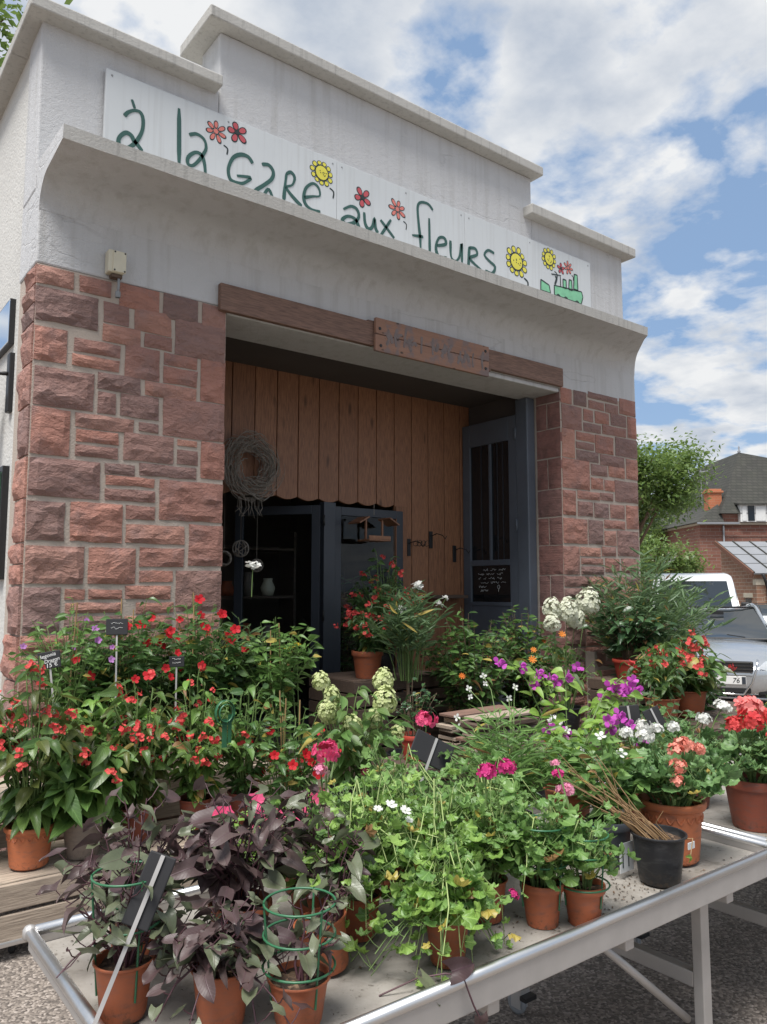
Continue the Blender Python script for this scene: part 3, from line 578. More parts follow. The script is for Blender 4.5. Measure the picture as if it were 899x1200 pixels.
    for x,z,r_,h,mt,lb in [(1.45,1.53,.07,.2,'cream','cream vase at the left of the shop shelf'),(1.68,1.53,.085,.15,'terra','squat terracotta jar on the shop shelf'),(1.92,1.53,.06,.24,'taupe','tall taupe vase on the shop shelf'),(1.6,1.03,.09,.2,'cream','wide cream jar on the lower shop shelf'),(1.9,1.03,.07,.22,'terra2','orange vase on the lower shop shelf'),(2.15,1.53,.08,.18,'cream','cream bowl-shaped vase at the right of the shop shelf'),(2.15,1.03,.08,.2,'taupe','taupe jar at the right of the lower shop shelf')]:
        m=MB(); m.lathe([(0,0),(r_*.7,0),(r_,h*.45),(r_*.55,h*.85),(r_*.65,h),(r_*.5,h*.98),(r_*.4,h*.8)],18); tag(m.build('vase',M[mt],None,True,loc=(x+.77,2.3,z)),lb,'vase','vases on the shop shelf')
    for x,y,z,r_,lb in [(2.30,1.72,1.98,.08,'round wicker ball hung highest inside the dark shop'),(2.10,1.66,1.88,.07,'smaller wicker ball hung left inside the dark shop'),(2.42,1.62,1.82,.06,'lowest wicker ball hung inside the dark shop')]:
        b=empty('wicker_ball',(x,y,z),0,lb,'ornament','wicker balls inside the shop'); m=MB()
        for k in range(9):
            A=Euler((rr.uniform(0,3),rr.uniform(0,3),0)).to_matrix(); m.tube([A@V((r_*math.cos(q*.35),r_*math.sin(q*.35),0)) for q in range(19)],.005,4,False)
        m.build('weave',M['twig'],b,True); m=MB(); m.tube([(0,0,r_),(0,0,3.0-z)],.002,4); m.build('string',M['twig'],b)
fittings()
# ---------------------------------------------------------------- benches, trolley, crates
def bench(x0,x1,y0,y1,zt,label,legs,fl):
    b=empty('display_bench',((x0+x1)/2,(y0+y1)/2,0),0,label,'bench','rolling aluminium display benches'); L=b.location
    def bx(n,a,b_,c,d,e,f,m,bv=.004): return boxo(n,a-L.x,b_-L.x,c-L.y,d-L.y,e,f,M[m],b,bv)
    bx('deck',x0+.015,x1-.015,y0+.015,y1-.015,zt-.045,zt-.03,'deck',0)
    r=.0145
    def tb(n,P,r=r,m='alu'):
        q=MB(); q.tube([(p[0]-L.x,p[1]-L.y,p[2]) for p in P],r,12); return q.build(n,M[m],b,True)
    for P in [[(x0,y0,zt),(x1,y0,zt)],[(x0,y1,zt),(x1,y1,zt)],[(x0,y0+.0,zt-.001),(x0,y1,zt-.001)],[(x1,y0,zt-.001),(x1,y1,zt-.001)]]: tb('edge_rail',P)
    for x,y in [(x0,y0),(x1,y0),(x0,y1),(x1,y1)]:
        q=MB(); q.lathe([(0,.019),(.012,.0155),(.0185,.006),(.0185,-.012),(.012,-.02),(0,-.02)],12); q.build('corner_joint',M['alu_dull'],b,True,loc=(x-L.x,y-L.y,zt))
    for a in [(x0+.012,x1-.012,y0-.006,y0+.012),(x0+.012,x1-.012,y1-.012,y1+.006),(x0-.006,x0+.012,y0+.012,y1-.012),(x1-.012,x1+.006,y0+.012,y1-.012)]: bx('side_profile',a[0],a[1],a[2],a[3],zt-.075 if a[1]-a[0]>.1 else zt-.04,zt-.008,'alu_dull',.003)
    for x in [x0+.3+i*(x1-x0-.6)/3 for i in range(4)]: bx('cross_bar',x-.02,x+.02,y0+.013,y1-.013,zt-.115,zt-.047,'alu_dull')
    for x in legs:
        for y,s in ((y0+.10,1),(y1-.12,-1)):
            if s>0 and x not in fl: continue
            if s<0 and x==1.36: continue
            bx('leg',x-.024,x+.024,y-.018,y+.018,.13 if s<0 else .03,zt-.076,'alu_dull',.003)
            if s<0:
                c=MB(); c.box(-.025,.025,-.03,.03,.075,.10); c.box(-.022,-.016,-.022,.022,.03,.08); c.box(.016,.022,-.022,.022,.03,.08); c.tube([(0,0,.10),(0,0,.135)],.012,8); o=c.build('castor',M['alu_dull'],b,loc=(x-L.x,y-L.y,0)); 
                w_=MB(); w_.lathe([(0,-.013),(.03,-.013),(.04,-.009),(.04,.009),(.03,.013),(0,.013)],18,Matrix.Translation((0,.012,.04))@Matrix.Rotation(math.pi/2,4,'Y')); w_.build('wheel',M['grey_plastic'],o,True)
                w_=MB(); w_.box(-.03,.03,-.06,-.03,.07,.085); w_.build('brake',M['black'],o)
        if x!=1.20: q=bx('foot_brace',x-.02,x+.02,y0+.12,y1-.14,.30,.35,'alu_dull')
    tb('diagonal_brace',[(legs[-1]-.55,y0+.14,zt-.09),(legs[-1]-.03,y0+.14,.20)],.013,'alu_dull')
    tb('diagonal_brace',[(legs[0]+.55,y1-.16,zt-.09),(legs[0]+.03,y1-.16,.20)],.013,'alu_dull')
    return b
bench(-.53,1.70,-3.55,-2.67,.70,'nearest aluminium bench on castors with geraniums and purple-leaved pots',[-.2,1.20,1.36],[-.2,1.36])
bench(1.745,4.0,-3.505,-2.62,.70,'aluminium bench at the right beyond the coral geranium pot',[2.0,3.7],[2.0,3.7])
def trolley():
    t=empty('pallet_trolley',(.6,-.7,0),0,'low two-tier weathered wood plant trolley at the left','trolley'); L=t.location
    def bx(n,a,b_,c,d,e,f,m='grey_wood',bv=.005): return boxo(n,a-L.x,b_-L.x,c-L.y,d-L.y,e,f,M[m],t,bv)
    X0,X1=-1.1,1.75
    for z0,z1 in [(.075,.19),(.205,.315)]: bx('side_board',X0,X1,-1.155,-1.13,z0,z1)
    bx('side_board',X0,X1,-.665,-.64,.33,.44); bx('side_board',X0,X1,-.665,-.64,.45,.545)
    y=-1.13
    while y<-.67: bx('deck_plank',X0,X1,y+.004,min(y+.115,-.668),.30,.322); y+=.118
    y=-.64
    while y<-.18: bx('deck_plank',X0,X1,y+.004,y+.112,.545,.565); y+=.118
    for x in (X0+.02,.45,X1-.06):
        bx('bearer',x,x+.05,-1.128,-.2,.08,.29); bx('bearer',x,x+.05,-.638,-.2,.29,.54)
    bx('metal_foot_rail',X0,X1,-1.17,-1.157,.062,.085,'alu')
    for x in (-.9,-.21,.9,1.6):
        for y in (-1.08,-.3):
            c=MB(); c.box(-.022,.022,-.022,.022,.05,.078); o=c.build('castor',M['alu_dull'],t,loc=(x-L.x,y-L.y,0))
            q=MB(); q.lathe([(0,-.012),(.022,-.012),(.029,-.008),(.029,.008),(.022,.012),(0,.012)],16,Matrix.Translation((0,0,.029))@Matrix.Rotation(math.pi/2,4,'Y')); q.build('wheel',M['rubber'],o,True)
trolley()
def crate(name,x0,x1,y0,y1,z0,z1,label,mat='dark_wood',rz=0,group=None):
    t=empty(name,((x0+x1)/2,(y0+y1)/2,z0),rz,label,'crate',group); w_=(x1-x0)/2; d=(y1-y0)/2; h=z1-z0
    n=max(2,int(h/.095)); s=h/n
    for i in range(n):
        for yy in (-d,d-.014): boxo('slat',-w_,w_,yy,yy+.014,i*s+.010,(i+1)*s-.010,M[mat],t,.003)
        for xx in (-w_+.0,w_-.014): boxo('slat',xx,xx+.014,-d+.015,d-.015,i*s+.008,(i+1)*s-.004,M[mat],t,.003)
    k=max(3,int(d*2/.1))
    for i in range(k): boxo('slat',-w_+.015,w_-.015,-d+.016+i*(2*d-.032)/k+.004,-d+.016+(i+1)*(2*d-.032)/k-.004,h-.016,h,M[mat],t,.002)
    for xx in (-w_+.016,w_-.05):
        for yy in (-d+.016,d-.05): boxo('corner_post',xx,xx+.034,yy,yy+.034,.0,h-.018,M[mat],t,0)
    return t
for i,(z0,z1) in enumerate([(0,.225),(.227,.45)]):
    crate('wooden_crate',2.52+.01*i,3.12-.01*i,-1.25,-.8,z0,z1,['lower crate under the board pile in front of the entrance','upper crate under the board pile in front of the entrance'][i],'dark_wood',R(2-2*i),'crates stacked at the entrance')
crate('wooden_crate',1.98,2.42,-1.2,-.78,0,.50,'dark wooden crate under the shrub in the red pot')
crate('wooden_crate',2.5,3.5,.12,.8,0.02,.87,'tall dark wooden crate inside the entrance under the potted begonia')
crate('wooden_crate',4.70,5.2,-.9,-.42,0,.80,'dark crate by the right pier carrying the orange-red pot')
crate('wooden_crate',4.35,6.0,-1.75,-1.0,0,.55,'wide dark crate at the right under the red begonias')
crate('wooden_crate',.75,1.85,-2.1,-1.4,0,.42,'low dark crate behind the front bench under the lime hydrangea')
crate('wooden_crate',3.15,4.4,-1.1,-.62,0,.45,'low dark crate at the entrance under the white hydrangea')

def board_pile():
    t=empty('board_pile',(2.82,-1.02,.452),0,'pile of old weathered boards stacked on a crate before the entrance','board pile'); z=0; rr=random.Random(31)
    while z<.29:
        h=rr.uniform(.02,.034); w_=rr.uniform(.11,.2)
        for k in range(2):
            L_=rr.uniform(.27,.34); o=boxo('board',-L_,L_,-w_/2,w_/2,0,h-.003,M[rr.choice(['grey_wood','dark_wood','beam'])],t,.003); o.location=(rr.uniform(-.04,.04),-.12+.22*k+rr.uniform(-.02,.02),z+h/2); o.rotation_euler=(0,0,rr.uniform(-.06,.06))
        z+=h+rr.choice([0,.004,.012])
board_pile()
# ---------------------------------------------------------------- leaves and flowers
def leaf_mesh(name,prof,L=1.,W=.5,cup=.15,curl=.2,nseg=6,heart=0,wav=0.,mat=None):
    # base at origin, along +y, face +z; prof(t) half width 0..1
    vs=[];uv=[];fs=[]
    cols=(-1,-.5,0,.5,1)
    for i in range(nseg+1):
        t=i/nseg; w_=prof(t)*W*.5
        for c in cols:
            x=c*w_; y=t*L-(heart*L*(abs(c)**1.5)*(1-t)**3)
            z=cup*abs(x)*(1.0)-curl*L*t*t+wav*math.sin(t*9+c*2)*abs(c)*W
            vs.append((x,y,z)); uv.append((.5+.5*c*max(.05,prof(t)),max(.001,t)))
    n=len(cols)
    for i in range(nseg):
        for j in range(n-1): a=i*n+j; fs.append((a,a+1,a+n+1,a+n))
    m=MB(); m.add(vs,fs,None,uv); return m
def lobed(name,lobes=5,depth=.18,cup=.25,scal=0,gap=.35,nseg=26):
    # round leaf, petiole joins near (0,0); blade centre at y=.42
    vs=[(0,.08,0.0)];uv=[(.5,.1)];fs=[]
    for ring,k in ((.55,.55),(1,1)):
        for i in range(nseg+1):
            th=-math.pi/2+gap/2+(2*math.pi-gap)*i/nseg
            r=.5*(1-depth*(.5+.5*math.cos((i/nseg)*lobes*2*math.pi)))
            if scal and ring==1: r*=1+scal*math.cos(i*math.pi)
            x=r*k*math.cos(th); y=.42+r*k*math.sin(th)*.92
            if k<1: y=.42*(.75)+.1+(r*k*math.sin(th))*.95
            z=cup*(k*k)*.28-.06*math.cos(i/nseg*lobes*2*math.pi)*k*k
            vs.append((x,y,z)); uv.append((.5+x,max(.002,y)))
    n=nseg+1
    for i in range(nseg):
        fs.append((0,1+i,2+i)); fs.append((1+i,1+n+i,2+n+i,2+i))
    m=MB(); m.add(vs,fs,None,uv); return m
ov=lambda p,q:(lambda t:max(.02,(math.sin(math.pi*t**p))**q))
LF={
 'heart':[leaf_mesh('h',lambda t:max(.02,(1-t)**.8*(.80+1.0*t)*1.12),1,.9,.32,c,7,.34,w) for c,w in ((.15,.03),(.42,.06),(-.08,.05),(.25,-.05))],
 'ovate':[leaf_mesh('o',ov(.75,.9),1,.5,.3,c,6,0,w) for c,w in ((.1,0),(.28,.02),(.18,-.02))],
 'begonia':[leaf_mesh('b',ov(.62,.75),1,.5,.28,c,6,.06,w) for c,w in ((.2,.03),(.35,.05),(.1,.02))],
 'lance':[leaf_mesh('l',ov(.8,.8),1,.15,.4,c,4) for c in (.1,.25,-.06)],
 'small':[leaf_mesh('s',ov(.75,.8),1,.5,.3,c,3) for c in (.1,.3)],
 'round':[leaf_mesh('r',ov(.65,.6),1,.8,.3,c,5,.05,.02) for c in (.12,.28)],
 'ivy':[lobed('i',5,.26,c,.0,.5,30) for c in (.3,.6,-.3)],
 'zonal':[lobed('z',7,.10,c,.035,.22,28) for c in (.5,.25,.75)],
}
def leaf_mat(name,c1,c2,vein=None,ro=.42,trans=.28,edge=None,zone=None,sheen=0,sp=.5):
    k=NM(name); r=k.rnd(); at=k.n('Attribute'); at.attribute_name='rnd'; r=k.math('FRACT',k.math('ADD',r,at.outputs['Fac']))
    uvn=k.n('UVMap').outputs[0]; sx=k.n('SeparateXYZ'); k.l(uvn,sx.inputs[0]); u=k.math('ABSOLUTE',k.math('SUBTRACT',sx.outputs[0],.5)); v=sx.outputs[1]
    c=k.mix(r,c1,c2); o=k.co(); c=k.mix(k.math('MULTIPLY',k.noise(k.co('UV'),5,3),.35),c,tuple(x*.6 for x in c1))
    wv=k.math('SINE',k.math('MULTIPLY',k.math('SUBTRACT',v,k.math('MULTIPLY',u,.9)),46)); side=k.ramp(wv,[(.90,0),(1,.55)])
    mid=k.ramp(u,[(0,1),(.028,0)]); vn=k.math('MAXIMUM',mid,side)
    vc=vein or tuple(min(1,x*1.7+.015) for x in c2); c=k.mix(k.math('MULTIPLY',vn,.6),c,vc)
    if zone: # darker horseshoe band of a zonal geranium
        d=k.n('VectorMath'); d.operation='DISTANCE'; k.l(uvn,d.inputs[0]); d.inputs[1].default_value=(.5,.4,0); c=k.mix(k.ramp(d.outputs['Value'],[(.16,0),(.25,.55),(.33,0)]),c,zone)
    k.base(c,ro,sp=sp); k.bump(vn,.25,.004)
    tr=k.n('BsdfTranslucent'); tc=k.mix(.5,c,tuple(min(1,x*2.2+.01) for x in c2)); k.l(tc,tr.inputs[0]); mx=k.n('MixShader'); mx.inputs[0].default_value=trans
    k.l(k.b.outputs[0],mx.inputs[1]); k.l(tr.outputs[0],mx.inputs[2]); k.l(mx.outputs[0],k.out.inputs[0]); return k.m
def petal_mat(name,c1,c2,trans=.3):
    k=NM(name); r=k.rnd(); at=k.n('Attribute'); at.attribute_name='rnd'; r=k.math('FRACT',k.math('ADD',r,at.outputs['Fac'])); c=k.mix(r,c1,c2); c=k.mix(k.math('MULTIPLY',k.noise(k.co(),60,3),.3),c,tuple(x*.6 for x in c1)); k.base(c,.6,sp=.3)
    tr=k.n('BsdfTranslucent'); k.l(c,tr.inputs[0]); mx=k.n('MixShader'); mx.inputs[0].default_value=trans; k.l(k.b.outputs[0],mx.inputs[1]); k.l(tr.outputs[0],mx.inputs[2]); k.l(mx.outputs[0],k.out.inputs[0]); return k.m
LM={
 'ivy':leaf_mat('ivy_geranium_leaf',(.095,.20,.05),(.20,.33,.095)),
 'ivy2':leaf_mat('fresh_ivy_geranium_leaf',(.135,.26,.048),(.27,.41,.10)),
 'zonal':leaf_mat('zonal_geranium_leaf',(.085,.18,.06),(.16,.275,.10),zone=(.05,.1,.035),trans=.2),
 'begonia':leaf_mat('begonia_leaf',(.05,.11,.026),(.12,.20,.05),ro=.34),
 'begonia_bronze':leaf_mat('bronze_begonia_leaf',(.06,.08,.025),(.13,.155,.04),ro=.34),
 'sweet':leaf_mat('purple_sweet_potato_leaf',(.056,.030,.032),(.12,.088,.08),vein=(.085,.035,.055),ro=.45,trans=.14,sp=.4),
 'sweet_g':leaf_mat('green_sweet_potato_leaf',(.085,.105,.055),(.155,.175,.105),vein=(.10,.07,.06),ro=.4,trans=.18,sp=.6),
 'mandevilla':leaf_mat('mandevilla_leaf',(.045,.11,.033),(.105,.195,.06),ro=.32),
 'green':leaf_mat('green_leaf',(.075,.16,.04),(.15,.27,.07)),
 'boug':leaf_mat('bougainvillea_leaf',(.145,.27,.04),(.27,.42,.085),trans=.35),
 'hydr':leaf_mat('hydrangea_leaf',(.07,.13,.035),(.13,.21,.06)),
 'oleander':leaf_mat('oleander_leaf',(.07,.135,.06),(.14,.22,.10),vein=(.2,.28,.13)),
 'laurel':leaf_mat('laurel_leaf',(.025,.065,.027),(.06,.12,.045),ro=.25,trans=.12),
 'dark':leaf_mat('dark_shrub_leaf',(.032,.078,.025),(.075,.145,.042)),
 'petunia':leaf_mat('petunia_leaf',(.13,.26,.045),(.24,.39,.09)),
 'tree':leaf_mat('tree_leaf',(.05,.11,.028),(.17,.245,.06)),
 'yellowing':leaf_mat('yellowing_leaf',(.34,.30,.06),(.48,.36,.10)),'browning':leaf_mat('browning_leaf',(.20,.11,.05),(.30,.17,.07)),
 'stemg':plain('green_stem',(.12,.19,.055),.6,var=.3,sc_=20),'stempale':plain('pale_green_stem',(.30,.38,.14),.6,var=.2,sc_=20),'stemp':plain('purple_stem',(.075,.032,.04),.5,var=.3,sc_=20),'stemb':plain('brown_stem',(.14,.095,.06),.8,var=.3,sc_=20),'dry':plain('dry_stem',(.30,.19,.095),.8,var=.4,sc_=20),
}
PM={'red':petal_mat('red_petal',(.62,.05,.055),(.74,.11,.10)),'scarlet':petal_mat('scarlet_petal',(.55,.012,.022),(.62,.02,.03)),'pinkred':petal_mat('begonia_petal',(.62,.055,.06),(.74,.12,.10)),
 'hotpink':petal_mat('hot_pink_petal',(.72,.07,.19),(.78,.12,.26)),'magenta':petal_mat('magenta_petal',(.60,.03,.20),(.66,.06,.27)),'pink':petal_mat('pink_petal',(.74,.26,.40),(.8,.38,.5)),'coral':petal_mat('coral_petal',(.80,.27,.20),(.86,.40,.31)),
 'salmon':petal_mat('salmon_petal',(.80,.20,.20),(.86,.32,.29)),'white':petal_mat('white_petal',(.74,.74,.70),(.82,.82,.78)),'lime':petal_mat('lime_floret',(.50,.58,.24),(.68,.72,.40)),'cream':petal_mat('cream_floret',(.66,.68,.52),(.76,.77,.64)),
 'violet':petal_mat('violet_bract',(.48,.06,.42),(.60,.12,.54)),'orange':petal_mat('orange_petal',(.75,.2,.03),(.8,.3,.05)),'yellow':petal_mat('yellow_petal',(.78,.55,.03),(.82,.6,.06)),'maroon':petal_mat('maroon_petal',(.09,.008,.018),(.13,.012,.025)),'lilac':petal_mat('lilac_petal',(.42,.16,.46),(.5,.24,.54)),'bud':petal_mat('flower_bud',(.4,.1,.1),(.5,.16,.12))}
def frame(d,up):
    y=V(d).normalized(); x=y.cross(V(up))
    if x.length<1e-5: x=y.orthogonal()
    x.normalize(); z=x.cross(y); return Matrix((x,y,z)).transposed()
def mat_at(p,d,up,s,tw=0):
    R3=frame(d,up)
    if tw: R3=R3@Matrix.Rotation(tw,3,'Y')
    return Matrix.Translation(V(p))@(R3*s).to_4x4()
def petals(mb,n,r,w_,cup=.3,M_=None,rn=0.,mi=0,bi=False):
    for i in range(n):
        a=2*math.pi*i/n+U(-.1,.1); A=Matrix.Rotation(a,4,'Z'); MM=(M_@A) if M_ else A
        L=r*U(.88,1.1)
        if bi: vs=[(.05*r,0,0),(.55*L,-w_*.5,cup*r*.4),(L,-w_*.42,cup*r),(L*.9,0,cup*r*.8),(L,w_*.42,cup*r),(.55*L,w_*.5,cup*r*.4)]
        else: vs=[(.05*r,0,0),(.45*L,-w_*.45,cup*r*.35),(.85*L,-w_*.4,cup*r*.85),(L,0,cup*r),(.85*L,w_*.4,cup*r*.85),(.45*L,w_*.45,cup*r*.35)]
        mb.add(vs,[(0,1,2,3),(0,3,4,5)],MM,None,rn+.01,mi)
def fm(name,f):
    m=MB(); f(m); return m
FRN=random.Random(21)
def rdir(zmin=-.2):
    while 1:
        v=V((U(-1,1),U(-1,1),U(-1,1)))
        if .1<v.length<1:
            v.normalize()
            if v.z>zmin: return v
def umbel_mesh(nf=24,rf=.36,zmin=-.15,flat=.62):
    m=MB()
    for i in range(10):
        d=rdir(-.6); petals(m,5,.34,.3,.1,Matrix.Translation(d*.36)@d.to_track_quat('Z','Y').to_matrix().to_4x4(),U(.02,.98))
    for i in range(nf):
        d=rdir(zmin); q_=U(.55,.95); p=V((d.x*q_,d.y*q_,d.z*q_*flat)); MM=Matrix.Translation(p)@d.to_track_quat('Z','Y').to_matrix().to_4x4()@Matrix.Rotation(U(0,6),4,'Z')
        petals(m,5,rf*U(.85,1.15),rf*.85,.25,MM,U(.02,.98))
    return m
def panicle_mesh(nf=170,Hh=1.7):
    m=MB()
    for i in range(nf):
        ph=math.acos(U(-.75,1)); a=U(0,6.28); r=.72*math.sin(ph)*U(.85,1.08); p=V((r*math.cos(a),r*math.sin(a),(1.05 if ph<1.57 else .5)*math.cos(ph)*U(.8,1.15)+.3)); p*=1+.16*noise.noise(p*2.1+V((nf,3,1))); d=V((math.sin(ph)*math.cos(a),math.sin(ph)*math.sin(a),math.cos(ph)+.1)).normalized()
        MM=Matrix.Translation(p)@d.to_track_quat('Z','Y').to_matrix().to_4x4()@Matrix.Rotation(U(0,6),4,'Z'); petals(m,4,.17*U(.7,1.15),.16,.12,MM,U(.02,.98))
    return m
FS={'umbel':[umbel_mesh() for i in range(3)],'panicle':[panicle_mesh() for i in range(2)],
 'trumpet':[fm('t',lambda m:(petals(m,5,1,.85,.28),m.lathe([(.03,-.8),(.10,-.35),(.22,0),(.3,.12)],8)))],
 'begonia':[fm('b',lambda m:[petals(m,4,.5,.55,.35,Matrix.Translation((U(-.7,.7),U(-.7,.7),U(-.8,.4)))@Euler((U(-.9,.9),U(-.9,.9),U(0,6))).to_matrix().to_4x4(),U(.05,.95)) for q in range(6)]) for i in range(3)],
 'bract':[fm('v',lambda m:[petals(m,3,.9,.95,.75,Matrix.Translation((U(-.5,.5),U(-.5,.5),U(-.4,.4)))@Euler((U(-.9,.9),U(-.9,.9),U(0,6))).to_matrix().to_4x4(),U(.05,.95)) for q in range(3)]) for i in range(2)],
 'four':[fm('f',lambda m:petals(m,4,1,.7,.25))],'five':[fm('5',lambda m:petals(m,5,1,.75,.2,None,.0,0,True))],
 'cluster':[fm('c',lambda m:[petals(m,5,.42,.36,.25,Matrix.Translation((U(-.6,.6),U(-.6,.6),U(-.2,.4)))@Euler((U(-.8,.8),U(-.8,.8),U(0,6))).to_matrix().to_4x4(),U(.05,.95)) for q in range(9)]) for i in range(2)],
 'daisy':[fm('d',lambda m:(petals(m,9,1,.35,.15),petals(m,7,.6,.3,.4)))],
 'petunia':[fm('p',lambda m:(petals(m,5,1,1.15,.3,None,0,0,True),m.lathe([(.04,-.7),(.1,-.3),(.3,.06)],8)))]}
_mc={}
def fmesh(kind,pm):
    key=(kind,pm)
    if key not in _mc: _mc[key]=[m.mesh(kind+'_flower',PM[pm]) for m in FS[kind]]
    return random.choice(_mc[key])
def lmesh(kind,lm):
    key=('L',kind,lm)
    if key not in _mc: _mc[key]=[m.mesh('leaf',LM[lm],True) for m in LF[kind]]
    return _mc[key]
_pots={}
def pot_mesh(kind,r,h,mat):
    key=(kind,round(r,3),round(h,3),mat)
    if key in _pots: return _pots[key]
    b=r*.74
    if kind=='rim': P=[(0,.004),(b*.9,.004),(b*.97,0),(b,.01),(r*.92,h*.80),(r*.93,h*.82),(r*1.0,h*.82),(r*1.02,h*.86),(r*1.02,h*.97),(r*1.0,h),(r*.93,h),(r*.91,h*.96),(r*.88,h*.86),(r*.86,h*.80)]
    elif kind=='lip': P=[(0,.004),(b*.93,.004),(b,.012),(r*.93,h*.93),(r*.97,h*.94),(r*1.02,h*.965),(r*1.02,h*.99),(r*.99,h),(r*.94,h*.99),(r*.92,h*.93),(r*.87,h*.82)]
    else: P=[(0,.004),(b*.95,.004),(b*1.02,.01),(b*1.05,h*.06),(r*.93,h*.86),(r*.99,h*.87),(r*1.04,h*.90),(r*1.05,h*.98),(r*1.02,h),(r*.94,h),(r*.91,h*.94),(r*.87,h*.82)]
    m=MB(); m.lathe(P,32)
    if kind=='deco':
        for i in range(18):
            a=2*math.pi*i/18; rr=r*.915; m.tube([(rr*math.cos(a+t)*(1.0),rr*math.sin(a+t),h*.80-.10*h*math.sin((t+.13)/.26*math.pi)) for t in (-.13,-.08,0,.08,.13)],.0035,4,False)
    me=m.mesh('pot',M[mat],True)
    try: me.set_sharp_from_angle(angle=R(38))
    except Exception: pass
    s=MB(); n=24; s.add([(0,0,h*.86)]+[(r*.9*math.cos(2*math.pi*i/n),r*.9*math.sin(2*math.pi*i/n),h*.86+U(-.004,.004)) for i in range(n)],[(0,1+i,1+(i+1)%n) for i in range(n)])
    _pots[key]=(me,s.mesh('soil',M['soil'])); return _pots[key]
class Plant:
    def __init__(s,name,label,cat,x,y,z,group=None,rz=None):
        s.o=empty(name,(x,y,z),0,label,cat,group); s.lv=[]; s.st={}; s.fl=[]; s.top=0; s.pr=.05
    def pot(s,kind,r,h,mat,tilt=0):
        a,b=pot_mesh(kind,r,h,mat); o=inst('pot',a,s.o,Euler((tilt,0,U(0,6))).to_matrix().to_4x4()); inst('soil',b,o,Matrix()); s.top=h*.86; s.pr=r; return s
    def stem(s,P,r,mat='stemg',n=4,nm='stems'):
        s.st.setdefault((nm,mat),MB()).tube(P,r,n,False)
    def leaf(s,kind,lm,p,d,up,size,tw=None):
        q=random.random()
        if q<.035 and lm not in('sweet','sweet_g'): lm='yellowing' if q<.025 else 'browning'
        if random.random()<.18: size*=U(.45,.75)
        s.lv.append((kind,lm,mat_at(p,d,up,size,U(-.5,.5) if tw is None else tw)@Matrix.Diagonal((U(.72,1.15),1,U(.5,2.2),1))))
    def flower(s,kind,pm,p,d,size,name='flower'):
        d=V(d); MM=Matrix.Translation(V(p))@d.to_track_quat('Z','Y').to_matrix().to_4x4()@Matrix.Rotation(U(0,6),4,'Z')@Matrix.Scale(size,4); inst(name,fmesh(kind,pm),s.o,MM)
    def grow(s,n,H,Rr,leaf,lm,size,per=6,t0=.35,pet=.02,droop=0,base=None,flower=None,pf=0,fs=.03,stem='stemg',sr=.003,z0=None,up=.15,shape=1.5,ex=(1,1),lean=(0,0),rel=.5,jit=.12,face=.4,zmin=None,a0=None,arc=None,fup=.02,ht=.45):
        z0=s.top if z0 is None else z0; base=s.pr*.55 if base is None else base
        for i in range(n):
            a=(a0 if a0 is not None else U(0,6.28))+(2.39996*i if arc is None else U(-arc,arc)); q=math.sqrt((i+.5)/n); rr=Rr*q*U(.85,1.1)
            tip=V((math.cos(a)*rr*ex[0]+lean[0],math.sin(a)*rr*ex[1]+lean[1],z0+H*(1-ht*q**shape)*U(.85,1.1)-droop*q**1.6))
            if zmin is not None: tip.z=max(tip.z,zmin)
            b0=V((math.cos(a)*base*U(0,1),math.sin(a)*base*U(0,1),z0))
            ct=V((b0.x+(tip.x-b0.x)*.3,b0.y+(tip.y-b0.y)*.3,z0+max(H*.5,(tip.z-z0)*.75)))
            bz=lambda t:b0*(1-t)**2+ct*2*t*(1-t)+tip*t*t
            P=[bz(t/6) for t in range(7)]; P=[p+V((U(-1,1),U(-1,1),U(-1,1)))*jit*.06*(0 if k==0 else 1) for k,p in enumerate(P)]
            s.stem(P,[sr*(1.15-.6*k/6) for k in range(7)],stem)
            rad=V((math.cos(a),math.sin(a),0))
            for j in range(per):
                t=t0+(1-t0)*(j+U(.2,1))/per; k=min(5,int(t*6)); p=P[k].lerp(P[k+1],t*6-k)
                az=j*2.4+U(-.5,.5)+a; out=V((math.cos(az),math.sin(az),0))*.8+rad*rel
                pl=pet*U(.6,1.3); lp=p+(out.normalized()*.75+V((0,0,.6)))*pl
                if pet>.025: s.stem([p,p.lerp(lp,.5)+V((0,0,-.1*pl)),lp],sr*.5,stem,3)
                d=out.normalized()+V((0,0,up+U(-.35,.3))); s.leaf(leaf,lm if isinstance(lm,str) else random.choice(lm),lp,d,V((U(-.55,.55),U(-.55,.55),U(.3,1)))+out*face*U(.5,1.5),size*U(.6,1.22)*(1.1-.25*t))
            if flower and random.random()<pf:
                d=(rad*U(.2,.8)+V((0,0,U(.4,1)))+V((-.2,-.4,0))); fp=tip+d.normalized()*fup; s.stem([tip,fp],sr*.5,stem,3); s.flower(flower[0],flower[1],fp,d,fs*U(.8,1.2))
        return s
    def peduncle(s,p0,p1,kind,pm,size,stem='stemg',r=.0025,name='flower_head'):
        p0=V(p0);p1=V(p1); s.stem([p0,p0.lerp(p1,.5)+V((0,0,.1*(p1-p0).length)),p1],r,stem,5); s.flower(kind,pm,p1,(p1-p0).normalized()+V((-.25,-.45,.6)),size,name)
    def done(s,cap=300,objs=True,mass='foliage'):
        for (nm,mt),m in s.st.items():
            if m.v: m.build(nm,LM.get(mt) or M[mt],s.o,True,kind='stuff' if len(m.f)>150 else None)
        lv=s.lv
        if objs:
            random.shuffle(lv)
            for kind,lm,MM in lv[:cap]: inst('leaf',random.choice(lmesh(kind,lm)),s.o,MM)
            lv=lv[cap:]
        g={}
        for kind,lm,MM in lv:
            src=random.choice(LF[kind]); g.setdefault(lm,MB()).add(src.v,src.f,MM,src.uv,U(.01,.99))
        for lm,m in g.items(): m.build(mass,LM[lm],s.o,True,kind='stuff')
        return s.o
